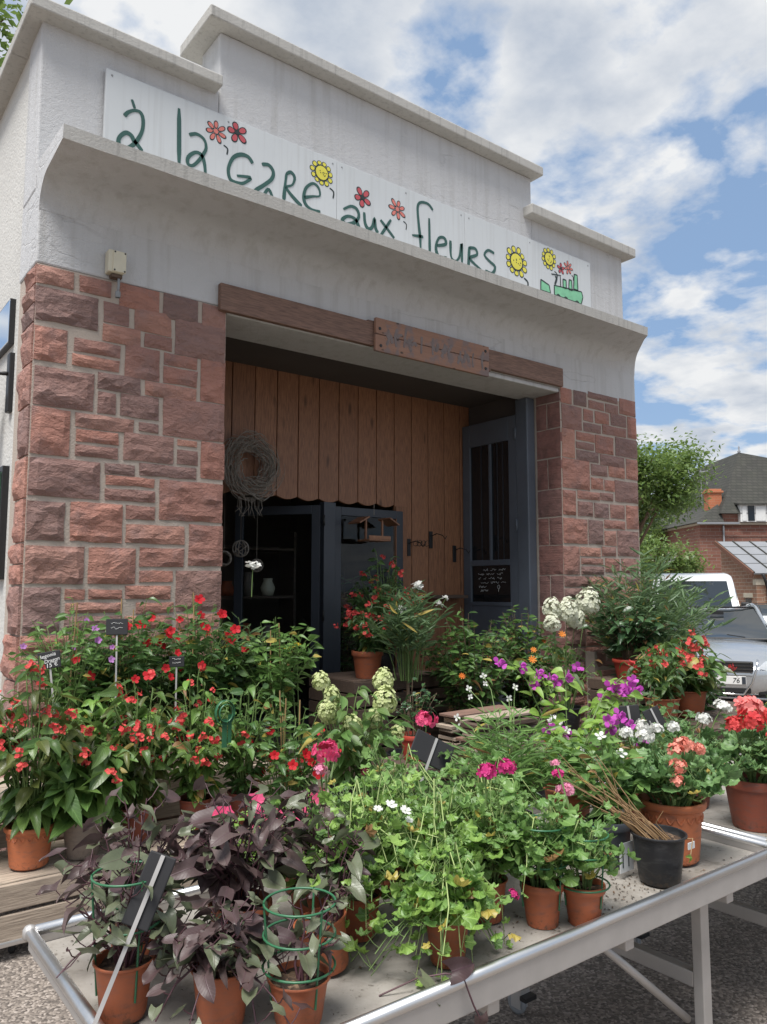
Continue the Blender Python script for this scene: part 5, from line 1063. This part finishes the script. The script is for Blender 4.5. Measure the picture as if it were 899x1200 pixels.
# ---------------------------------------------------------------- loose litter on the bench deck
def litter():
    m=MB(); rr=random.Random(9)
    for i in range(420):
        x=rr.uniform(-.5,1.66); y=rr.uniform(-3.52,-2.72)
        if rr.random()<.6: x=.95+rr.gauss(0,.22); y=-3.40+rr.gauss(0,.06)
        if not(-.5<x<1.67 and -3.53<y<-2.7): continue
        s_=rr.uniform(.002,.007); A=Matrix.Translation((x,y,ZB+.0005))@Euler((rr.uniform(-.3,.3),rr.uniform(-.3,.3),rr.uniform(0,6))).to_matrix().to_4x4()
        m.add([(-s_,0,0),(0,-s_*.5,.001),(s_*1.3,0,0),(0,s_*.5,.0015)],[(0,1,2,3)],A)
    tag(m.build('soil_crumbs',M['soil']),'scattered soil crumbs and dry bits on the bench deck','soil',kind='stuff')
    for i,(x,y) in enumerate([(.58,-3.50),(-.44,-3.09)]):
        if i==0: m=MB(); petals(m,3,.009,.01,.2); tag(m.build('fallen_petal',PM['hotpink'],loc=(x,y,ZB+.002)),'single pink petal fallen on the bench deck','petal')
        else:
            q=empty('fallen_leaf',(x,y,ZB+.003),.4,'yellowing lobed leaf lying on the bench deck at left','leaf'); inst('blade',lmesh('ivy','ivy2')[0],q,Matrix.Scale(.06,4))
litter()
# ---------------------------------------------------------------- street behind: houses, cars, trees
YAW=R(37.5); RX=V((math.cos(YAW),-math.sin(YAW),0)); FY=V((math.sin(YAW),math.cos(YAW),0)); C0=V((-1.09,-4.93,0))
def st(lat,dep,z=None):
    p=C0+RX*lat+FY*dep; p.z=gz(p.x,p.y) if z is None else z; return p
def bgmats():
    def brick(nm,c1,c2,mo,s=1.):
        k=NM(nm); o=k.co(); sx=k.n('SeparateXYZ'); k.l(o,sx.inputs[0]); cb=k.n('CombineXYZ'); k.l(k.math('ADD',sx.outputs[0],sx.outputs[1]),cb.inputs[0]); k.l(sx.outputs[2],cb.inputs[1])
        b=k.n('TexBrick'); k.l(cb.outputs[0],b.inputs[0]); b.inputs['Color1'].default_value=c1+(1,); b.inputs['Color2'].default_value=c2+(1,); b.inputs['Mortar'].default_value=mo+(1,); b.inputs['Scale'].default_value=s; b.inputs['Brick Width'].default_value=.44; b.inputs['Row Height'].default_value=.16; b.inputs['Mortar Size'].default_value=.012
        c=k.mix(k.math('MULTIPLY',k.noise(o,1.7,6,.65),.55),b.outputs[0],tuple(x*.55 for x in c1)); k.base(c,.9); k.bump(b.outputs[1],.4,.02); return k.m
    M['brick']=brick('house_brick',(.25,.105,.075),(.34,.16,.115),(.34,.27,.22)); M['brick2']=brick('annex_brick',(.33,.19,.12),(.27,.13,.085),(.42,.35,.28)); M['chim']=brick('chimney_brick',(.48,.15,.07),(.52,.19,.09),(.45,.25,.15),1.3)
    k=NM('dark_tiles'); o=k.co(); b=k.n('TexBrick'); sx=k.n('SeparateXYZ'); k.l(o,sx.inputs[0]); cb=k.n('CombineXYZ'); k.l(k.math('ADD',sx.outputs[0],sx.outputs[1]),cb.inputs[0]); k.l(sx.outputs[2],cb.inputs[1]); k.l(cb.outputs[0],b.inputs[0]); b.inputs['Color1'].default_value=(.03,.028,.028,1); b.inputs['Color2'].default_value=(.055,.05,.047,1); b.inputs['Mortar'].default_value=(.02,.02,.02,1); b.inputs['Brick Width'].default_value=.3; b.inputs['Row Height'].default_value=.16; b.inputs['Scale'].default_value=1.
    c=k.mix(k.math('MULTIPLY',k.noise(o,1.5,6,.7),.6),b.outputs[0],(.06,.065,.045)); k.base(c,.85); k.bump(b.outputs[1],.5,.03); M['tiles']=k.m
    k=NM('zinc_roof'); o=k.co(); c=k.mix(k.noise(o,1.2,5),(.20,.21,.225),(.30,.31,.325)); k.base(c,.55,.2); M['zinc']=k.m
    M['trim']=plain('pale_stone_trim',(.52,.46,.36),.8); M['white_paint']=plain('white_paint',(.72,.72,.70),.5); M['brown_paint']=plain('brown_paint',(.14,.06,.035),.6)
    k=NM('silver_paint'); k.base((.50,.52,.54),.26,.75); k.b.inputs['Coat Weight'].default_value=.6; M['silver']=k.m
    k=NM('white_car_paint'); k.base((.72,.74,.75),.3,0); k.b.inputs['Coat Weight'].default_value=.6; M['wpaint']=k.m
    k=NM('car_glass'); k.base((.02,.024,.026),.05,0,.7); k.b.inputs['Coat Weight'].default_value=.5; M['cglass']=k.m
    k=NM('lamp_lens'); k.base((.62,.64,.66),.08,.5); k.b.inputs['Coat Weight'].default_value=1; M['lens']=k.m
    k=NM('chrome'); k.base((.75,.75,.76),.12,1.); M['chrome']=k.m
    k=NM('red_lens'); k.base((.42,.02,.02),.15); M['redlens']=k.m
    M['plate']=plain('number_plate',(.72,.72,.70),.4,var=.03); M['trimblack']=plain('car_black_trim',(.012,.012,.013),.5)
bgmats()
def quadgrid(P00,P10,P11,P01,n=1): return [P00,P10,P11,P01],[(0,1,2,3)]
def sub(o,l=2):
    m=o.modifiers.new('s','SUBSURF'); m.levels=l; m.render_levels=l
def car(name,label,p,rz,paint,rear=False,plate='',roofm=None):
    c=empty(name,p,rz,label,'car','parked cars')
    S=[(2.30,.60,.34,.52,.57),(2.24,.78,.20,.60,.655),(2.0,.86,.18,.68,.76),(1.5,.885,.18,.79,.88),(1.0,.89,.18,.86,.95),(.0,.895,.18,.89,.97),(-1.2,.89,.18,.92,.99),(-1.85,.86,.2,.92,1.01),(-2.18,.80,.24,.86,.97),(-2.26,.68,.34,.66,.74)]
    vs=[];fs=[]
    for (y,w_,zl,zs,zt) in S:
        h=[(0,zl),(w_*.82,zl),(w_*.97,zl+.12),(w_,(zl+zs)/2),(w_*.97,zs),(w_*.8,zt-.015),(0,zt)]
        ring=[(x,y,z) for x,z in h]+[(-x,y,z) for x,z in h[-2:0:-1]]; vs+=ring
    n=12
    for i in range(len(S)-1):
        for j in range(n): fs.append((i*n+j,i*n+(j+1)%n,(i+1)*n+(j+1)%n,(i+1)*n+j))
    fs+=[tuple(range(n))[::-1],tuple((len(S)-1)*n+j for j in range(n))]
    m=MB(); m.add(vs,fs); b=m.build('body',M[paint],c,True); sub(b)
    for y,s in ((.2,0),(-.9,1)):
        for x in (-1,1):
            pass
    # greenhouse
    ws=[(-.76,1.16,.93),(.76,1.16,.93),(.56,.16,1.38),(-.56,.16,1.38)]; rr_=[(-.55,-1.02,1.39),(.55,-1.02,1.39),(.68,-1.78,1.0),(-.68,-1.78,1.0)]
    def pan(nm,P,mt,cv=0,n=6,par=c):
        # bilinear panel with bulge
        q=MB(); P=[V(a) for a in P]; nr=(P[1]-P[0]).cross(P[3]-P[0]).normalized(); vs=[]
        for j in range(n+1):
            for i in range(n+1):
                u=i/n;v=j/n; p_=P[0].lerp(P[1],u).lerp(P[3].lerp(P[2],u),v); vs.append(p_+nr*cv*4*u*(1-u)*(.4+.6*4*v*(1-v)))
        k=n+1; q.add(vs,[(j*k+i,j*k+i+1,(j+1)*k+i+1,(j+1)*k+i) for j in range(n) for i in range(n)]); return q.build(nm,M[mt],par,True)
    q=MB(); q.tube([V(a)+V((0,.012,.006)) for a in (ws[0],ws[1],ws[2],ws[3],ws[0])],.014,6,False); q.build('windscreen_seal',M['trimblack'],c)
    q=MB(); q.box(-.1,.1,.30,.33,1.27,1.33); q.build('rear_view_mirror',M['trimblack'],c)
    pan('windscreen',ws,'cglass',.09); pan('rear_window',[rr_[0],rr_[1],rr_[2],rr_[3]],'cglass',.06)
    pan('roof',[ws[3],ws[2],rr_[1],rr_[0]],roofm or paint,.10)
    for s in (-1,1):
        a=[(s*.76,.98,.94),(s*.60,.16,1.37),(s*.58,-1.0,1.37),(s*.72,-1.70,1.0)]
        pan('side_window',[a[0],a[3],a[2],a[1]] if s>0 else [a[3],a[0],a[1],a[2]],'cglass',.03)
        q=MB(); q.tube([(s*.755,1.10,.92),(s*.66,.62,1.18),(s*.585,.19,1.385),(s*.575,-.4,1.425),(s*.56,-1.03,1.385),(s*.64,-1.45,1.2),(s*.72,-1.80,.98)],[.03,.028,.03,.028,.032,.045,.04],8); q.build('pillar',M[paint],c,True)
        q=MB(); q.tube([(s*.665,-.35,1.40),(s*.80,-.33,.95)],.022,6); q.build('pillar',M['trimblack'],c,True)
        # mirrors
        q=MB(); q.lathe([(0,-.10),(.05,-.085),(.07,0),(.05,.085),(0,.1)],12,Matrix.Translation((s*.99,.82,1.0))@Matrix.Rotation(math.pi/2,4,'Y')@Matrix.Scale(.8,4,(0,1,0))); q.build('wing_mirror',M[paint],c,True)
        for y in (1.42,-1.33):
            q=MB(); q.lathe([(.20,-.10),(.30,-.10),(.325,-.06),(.325,.06),(.30,.10),(.20,.10)],28,Matrix.Translation((s*.80,y,.325))@Matrix.Rotation(math.pi/2,4,'Y')); w_=q.build('wheel',M['rubber'],c,True)
            q=MB(); q.lathe([(0,.0),(.06,.02),(.19,.0),(.205,.03)],24,Matrix.Translation((s*.875,y,.325))@Matrix.Rotation(s*math.pi/2,4,'Y')); q.build('rim',M['chrome'],w_,True)
            q=MB(); q.lathe([(.33,0),(.37,.0),(.37,.02)],28,Matrix.Translation((s*.868,y,.325))@Matrix.Rotation(s*math.pi/2,4,'Y')); q.build('wheel_arch',M['trimblack'],c,True)
        # lamps
        q=MB(); L=[(s*.40,2.285,.60),(s*.55,2.25,.56),(s*.76,2.10,.60),(s*.83,1.90,.70),(s*.72,2.02,.73),(s*.50,2.19,.69)]
        cen=V((s*.62,2.20,.66)); q.add([cen+V((0,.02,0))]+[V(l)+V((s*.012,.014,0)) for l in L],[(0,1+i,1+(i+1)%6) for i in range(6)]); q.build('headlight',M['lens'],c,True)
        q=MB(); q.lathe([(0,.012),(.05,.01),(.06,0)],14,Matrix.Translation((s*.60,2.205,.665))@Matrix.Rotation(-math.pi/2+.2,4,'X')); q.build('lamp_bowl',M['chrome'],c,True)
        q=MB(); L=[(s*.42,-2.27,.82),(s*.83,-2.10,.80),(s*.86,-1.95,.90),(s*.80,-2.12,.95),(s*.44,-2.23,.94)]; q.add([V((s*.66,-2.27,.88))]+[V(l)+V((s*.02,-.02,0)) for l in L],[(0,1+i,1+(i+1)%5) for i in range(5)]); q.build('tail_light',M['redlens'],c,True)
    # grille and lower air intakes
    g=boxo('grille',-.36,.36,2.255,2.29,.47,.69,M['trimblack'],c,.03)
    for i in range(5): 
        q=MB(); q.box(-.34,.34,2.286,2.296,.49+i*.043,.50+i*.043); q.build('grille_slat',M['chrome'],c)
    q=MB(); q.tube([(-.42,2.255,.715),(-.40,2.285,.60),(-.33,2.30,.40),(-.22,2.30,.24),(.22,2.30,.24),(.33,2.30,.40),(.40,2.285,.60),(.42,2.255,.715)],.014,8); q.build('chrome_surround',M['chrome'],c,True)
    boxo('air_intake',-.32,.32,2.25,2.288,.25,.34,M['trimblack'],c,.02)
    for s in (-1,1): boxo('air_intake',s*.60-.19,s*.60+.19,2.19,2.262,.23,.33,M['trimblack'],c,.02)
    boxo('bumper_lip',-.72,.72,2.13,2.22,.165,.195,M['silver'] if paint=='silver' else M['trimblack'],c,.01)
    pl=boxo('number_plate',-.26,.26,2.292,2.304,.375,.485,M['plate'],c,.003); pl2=boxo('number_plate',-.26,.26,-2.30,-2.285,.62,.73,M['plate'],c,.003)
    if plate:
        o=bpy.data.objects.new('plate_digits',text_mesh(plate,.095,M['trimblack'])); link(o,pl); o.location=(.0+(-.13),.008,-.033); o.rotation_euler=(math.pi/2,0,math.pi)
        boxo('plate_band',-.255,-.205,.0065,.008,-.05,.05,M['dark_blue'],pl,0)
    boxo('tailgate_trim',-.6,.6,-2.262,-2.25,.40,.56,M['trimblack'],c,.02)
    for s in (-1,1):
        q=MB(); q.tube([(s*.35,1.15,.955),(s*.1,1.12,.99)],.008,5); q.build('wiper',M['trimblack'],c)
    return c
def place(o,front_lat,front_dep,heading_deg,half):
    # heading measured from straight towards the viewer, positive to viewer's right
    a=R(heading_deg); h=-FY*math.cos(a)+RX*math.sin(a); f=st(front_lat,front_dep); p=f-h*half; p.z=gz(p.x,p.y); o.location=p; o.rotation_euler=(0,0,math.atan2(-h.x,h.y))
silver=car('silver_car','silver saloon car parked facing the plants at the right',(0,0,0),0,'silver',plate='76'); place(silver,4.75,10.9,-21,2.3)
hatch=car('white_car','white hatchback with black roof seen from behind, far right',(0,0,0),0,'wpaint',roofm='trimblack'); place(hatch,13.3,27.0,180-24,-2.3)
def van():
    v=empty('white_van',(0,0,0),0,'white delivery van parked behind the silver car','van')
    pr=[(2.42,.32),(2.50,.55),(2.46,.86),(2.28,1.02),(1.62,1.22),(.92,1.96),(.62,2.10),(-.2,2.16),(-2.3,2.14),(-2.46,2.02),(-2.5,1.0),(-2.5,.32)]
    def hw(z): return .97-.10*max(0,(z-1.0))/1.15
    n=len(pr); xs=[-1,-.86,0,.86,1]; vs=[];fs=[]
    for x in xs:
        for y,z in pr: vs.append((x*hw(z),y-(.05 if abs(x)==1 and y>.5 else 0),z+(.03 if abs(x)<.9 and z>1.9 else 0)))
    for i in range(4):
        for j in range(n): fs.append((i*n+j,i*n+(j+1)%n,(i+1)*n+(j+1)%n,(i+1)*n+j))
    fs+=[tuple(range(n))[::-1],tuple(4*n+j for j in range(n))]
    m=MB(); m.add(vs,fs); b=m.build('body',M['wpaint'],v,True,bevel=.05)
    def quad(nm,P,mt,off):
        q=MB(); P=[V(a) for a in P]; nr=(P[1]-P[0]).cross(P[2]-P[0]).normalized()*off; q.add([p+nr for p in P],[(0,1,2,3)]); o=q.build(nm,M[mt],v); so_=o.modifiers.new('s','SOLIDIFY'); so_.thickness=.012; return o
    quad('windscreen',[(-.80,1.60,1.27),(.80,1.60,1.27),(.73,.96,1.95),(-.73,.96,1.95)],'cglass',-.03)
    for s in (-1,1):
        quad('side_window',[(s*.965,1.35,1.22),(s*.965,.35,1.22),(s*.90,.35,1.80),(s*.90,.85,1.80)],'cglass',.02 if s<0 else -.02)
        boxo('wing_mirror',s*1.08-.09,s*1.08+.09,1.22,1.34,1.2,1.5,M['trimblack'],v,.03)
        for y in (1.65,-1.55):
            q=MB(); q.lathe([(0,-.1),(.30,-.10),(.335,-.06),(.335,.06),(.30,.10),(0,.1)],24,Matrix.Translation((s*.88,y,.335))@Matrix.Rotation(math.pi/2,4,'Y')); q.build('wheel',M['rubber'],v,True)
        q=MB(); q.add([(s*.55,2.50,.78),(s*.93,2.32,.80),(s*.93,2.14,1.06),(s*.62,2.30,1.02)],[(0,1,2,3)]); q.build('headlight',M['lens'],v)
    boxo('bumper',-.95,.95,2.36,2.53,.3,.62,M['trimblack'],v,.05); boxo('grille',-.5,.5,2.44,2.515,.66,.84,M['trimblack'],v,.02)
    return v
vn=van(); place(vn,6.75,16.8,-20,2.5)
def house():
    h=empty('brick_house',st(15.6,38,-.4),-YAW,'red brick house with dark hipped roof and orange chimney beyond the cars','house')
    W_,D_,E=11,9,5.14
    def bx(n,*a,m='brick',par=None,bv=.01): return boxo(n,*a,M[m],par or h,bv)
    bx('wall',0,W_,0,D_,0,E); bx('plinth',-.05,W_+.05,-.05,D_+.05,0,.4,m='trim')
    bx('cornice',-.12,W_+.12,-.14,D_+.14,E,E+.10,m='trim')
    def roof(n,base,apex,mt='tiles'):
        m=MB(); k=len(base); m.add(list(base)+list(apex),[]); b=base; a=apex
        m.f=[(0,1,5,4) if len(a)==2 else (0,1,4)] 
        return m
    m=MB(); z=E+.1; m.add([(.95,-.3,z+.45),(W_+.3,-.3,z+.45),(W_+.3,D_+.3,z+.45),(.95,D_+.3,z+.45),(3.0,1.9,9.1),(3.0,D_-1.9,9.1),(W_-2.6,1.6,8.0),(W_-2.6,D_-1.6,8.0)],[(0,1,6,4),(1,2,7,6),(2,3,5,7),(3,0,4,5),(4,6,7,5),(3,2,1,0)])
    rf=m.build('roof',M['tiles'],h); bx('wall',1.1,W_,.02,D_,E+.1,E+.56)
    m=MB(); m.add([(-.3,-.3,z),(1.1,-.3,z),(1.1,D_+.3,z),(-.3,D_+.3,z),(1.1,.3,z+.95),(1.1,D_-.3,z+.95)],[(0,1,4),(1,2,5,4),(2,3,5),(3,0,4,5),(3,2,1,0)]); m.build('side_roof',M['tiles'],h)
    for y in (1.9,D_-1.9):
        q=MB(); q.lathe([(.05,0),(.09,.1),(.03,.18),(.05,.3),(0,.42)],8,Matrix.Translation((3.0,y,9.05))); q.build('finial',M['zinc'],rf,True)
    ch=bx('chimney',.72,1.38,.5,1.1,E+.3,7.0,m='chim'); 
    cp=boxo('chimney_cap',-.4,.4,-.37,.37,.58,.68,M['chim'],ch,.01); boxo('flashing',-.42,.42,-.4,.37,-.80,-.66,M['trim'],ch,.01)
    # dormer
    d=bx('dormer',1.92,3.22,-.28,1.2,E+.12,E+.98,m='white_paint'); 
    m=MB(); m.add([(1.78,-.45,E+.95),(3.36,-.45,E+.95),(3.36,1.6,E+1.25),(1.78,1.6,E+1.25),(1.78,-.45,E+1.03),(3.36,-.45,E+1.03),(3.36,1.6,E+1.35),(1.78,1.6,E+1.35)],[(0,3,2,1),(4,5,6,7),(0,1,5,4),(1,2,6,5),(2,3,7,6),(3,0,4,7)]); m.build('dormer_roof',M['tiles'],h)
    bx('dormer_window',2.28,2.60,-.31,-.285,E+.18,E+.92,m='dglass',bv=0)
    for x0,x1 in [(2.0,2.2),(2.66,3.14)]: bx('shutter',x0,x1,-.325,-.29,E+.17,E+.93,m='white_paint')
    # side windows and pipes
    def win(y0,y1,z0,z1,mt):
        w_=bx('window',-.04,.02,y0,y1,z0,z1,m='trim'); c=w_.location; boxo('pane',-.05,-.031,-(y1-y0)/2+.08,(y1-y0)/2-.08,-(z1-z0)/2+.08,(z1-z0)/2-.08,M[mt],w_,0)
    win(1.0,1.9,2.0,3.9,'brown_paint'); win(3.1,4.4,2.0,4.0,'white_paint'); win(5.6,6.9,2.0,4.0,'brown_paint'); win(1.2,2.2,.5,1.6,'dglass')
    q=MB(); q.tube([(1.15,-.06,E),(1.15,-.06,0)],.05,8); q.build('downpipe',M['zinc'],h,True)
    bx('brick_band',0.02,W_-.02,-.03,0.0,4.55,4.66); bx('gutter',-.25,1.8,-.42,-.3,z-.1,z+.0,m='zinc')
    bx('window',2.0,3.2,-.04,.02,.9,1.75,m='trim'); bx('blind_arch',1.95,2.6,-.05,-.0,1.75,1.85,m='trim')
    q=MB(); q.tube([(1.0,2.0,6.3),(1.0,2.0,8.3)],.025,6); q.tube([(.45,2,8.0),(1.5,2,8.15)],.02,5)
    for i in range(6): q.tube([(.5+.17*i,1.75,8.0+.02*i),(.5+.17*i,2.25,8.0+.02*i)],.012,4)
    q.build('aerial',M['zinc'],h)
house()
def annex():
    a=empty('brick_annex',st(15.72,36,-.36),-YAW,'low brick annex with grey standing-seam lean-to roof at the right','annex')
    W_=9; E=2.72; T=4.12; D_=-3.3
    m=MB(); m.add([(0,0,0),(0,D_,0),(0,D_,E-.05),(0,0,T-.06),(.3,0,0),(.3,D_,0),(.3,D_,E-.05),(.3,0,T-.06)],[(3,2,1,0),(4,5,6,7),(0,1,5,4),(1,2,6,5),(2,3,7,6),(3,0,4,7)]); m.build('side_wall',M['brick2'],a)
    boxo('back_wall',.3,W_,-.25,0,0,T-.1,M['brick2'],a,0)
    boxo('front_wall',.3,.95,D_,D_+.25,0,E-.1,M['brick2'],a,0); boxo('front_wall',1.9,2.2,D_,D_+.25,0,E-.1,M['brick2'],a,0); boxo('front_wall',2.2,W_,D_+.8,D_+1.0,0,E-.1,M['brick2'],a,0)
    boxo('lintel',-.03,1.55,D_-.03,D_+.26,2.12,2.36,M['trim'],a,.01); boxo('eaves_beam',.2,W_,D_-.02,D_+.2,E-.16,E-.02,M['brown_paint'],a,.01)
    boxo('side_opening',-.02,.02,D_+.5,D_+1.0,.2,1.55,M['dglass'],a,0); boxo('side_lintel',-.04,.02,D_+.35,D_+1.15,1.58,1.78,M['trim'],a,.01)
    sl=math.atan2(T-E,-D_); L=math.hypot(T-E,-D_)+.35
    rf=empty('r'); bpy.data.objects.remove(rf)
    m=MB(); m.box(-.2,W_,0,L,-.06,0); r_=m.build('roof',M['zinc'],a); r_.location=(0,D_-.25,E-.10); r_.rotation_euler=(sl,0,0)
    for i in range(12): boxo('roof_seam',-.2+i*.78,-.155+i*.78,0,L,0,.05,M['tiles'],r_,0)
    for y in (1.1,2.2,3.2): boxo('sheet_joint',-.2,W_,y,y+.03,0.0,.012,M['tiles'],r_,0)
    boxo('verge_board',-.26,-.2,0,L,-.14,.04,M['brown_paint'],r_,0)
    q=MB(); q.tube([(.15,D_-.3,E-.15),(.3,D_-.2,E-.45),(.42,D_-.12,E-.8),(.42,D_-.12,0)],.06,8); q.build('downpipe',M['trimblack'],a,True)
    boxo('door',.98,1.5,D_+.1,D_+.16,0,2.1,M['dglass'],a,0); boxo('door_frame',1.5,1.62,D_+.06,D_+.18,0,2.1,M['white_paint'],a,0); boxo('door_frame',.72+.24,1.0,D_+.04,D_+.1,0,2.1,M['brown_paint'],a,0)
    boxo('window',2.5,3.6,D_+.74,D_+.81,.9,2.1,M['white_paint'],a,0); boxo('pane',2.6,3.5,D_+.72,D_+.735,1.0,2.0,M['dglass'],a,0)
    boxo('ceiling_light',1.1,1.2,D_+.5,D_+.6,1.9,2.0,M['white_paint'],a,0)
annex()
def tree(name,label,p,H,crown,n,lsz,lm='tree',trunk=.13,seed=1,group='trees along the street'):
    t=empty(name,p,0,label,'tree',group); rr=random.Random(seed); m=MB()
    cz,cr,ch=crown
    m.tube([(0,0,0),(.05,.02,H*.3),(-.03,.0,H*.5),(0,0,cz)],[trunk,trunk*.8,trunk*.62,trunk*.4],8)
    tips=[]
    for i in range(26):
        a=i*2.4+rr.uniform(-.3,.3); z0=cz-ch*.7+rr.random()*ch*.9; q=rr.uniform(.5,1)**.6
        d=V((math.cos(a)*cr*q,math.sin(a)*cr*q,rr.uniform(-.35,1)*ch*(1.1-q*.6))); b=V((0,0,z0*.85)); e=V((0,0,cz))+d
        mid=b.lerp(e,.5)+V((0,0,.15*cr)); m.tube([b,mid,e],[trunk*.35,trunk*.2,trunk*.05],5); tips.append((e,.28*cr*rr.uniform(.8,1.3))); tips.append((mid.lerp(e,.5),.24*cr))
    m.build('trunk',LM['stemb'],t,True)
    f=MB(); k=0
    per=n//len(tips)
    for e,r_ in tips:
        for j in range(per):
            v=V((rr.gauss(0,1),rr.gauss(0,1),rr.gauss(0,.75)))*r_*.62; q=e+v; d=V((rr.uniform(-1,1),rr.uniform(-1,1),rr.uniform(-.8,.3))); MM=mat_at(q,d,(rr.uniform(-.6,.6),rr.uniform(-.6,.6),1),lsz*rr.uniform(.7,1.3))
            f.add([(0,0,0),(-.26,.45,.05),(0,1,-.1),(.26,.45,.05)],[(0,3,2,1)],MM,[(.5,.01),(.1,.45),(.5,1),(.9,.45)],rr.random()*.98+.01)
    f.build('crown',LM[lm],t,True,kind='stuff')
tree('street_tree','light-leaved tree beside the right pier in front of the brick house',st(6.35,19.5),5.9,(4.2,1.65,1.8),20000,.12,seed=2)
tree('street_tree','darker small tree behind the white van',st(8.9,25),4.0,(2.7,1.15,1.2),4500,.14,seed=5)
tree('street_tree','tall tree behind the left corner of the shop roof',st(-9.45,14.2),13,(11.8,2.3,2.4),5000,.2,seed=7,trunk=.22)
tree('garden_bush','low hedge bush by the brick annex',st(14.0,33),2.0,(.9,.9,.8),2500,.12,seed=9,trunk=.05,group=None)
tree('street_tree','broad tree far behind the van to the left of the house',st(13.0,44),7.5,(4.8,2.8,2.6),6000,.24,seed=12,trunk=.2)
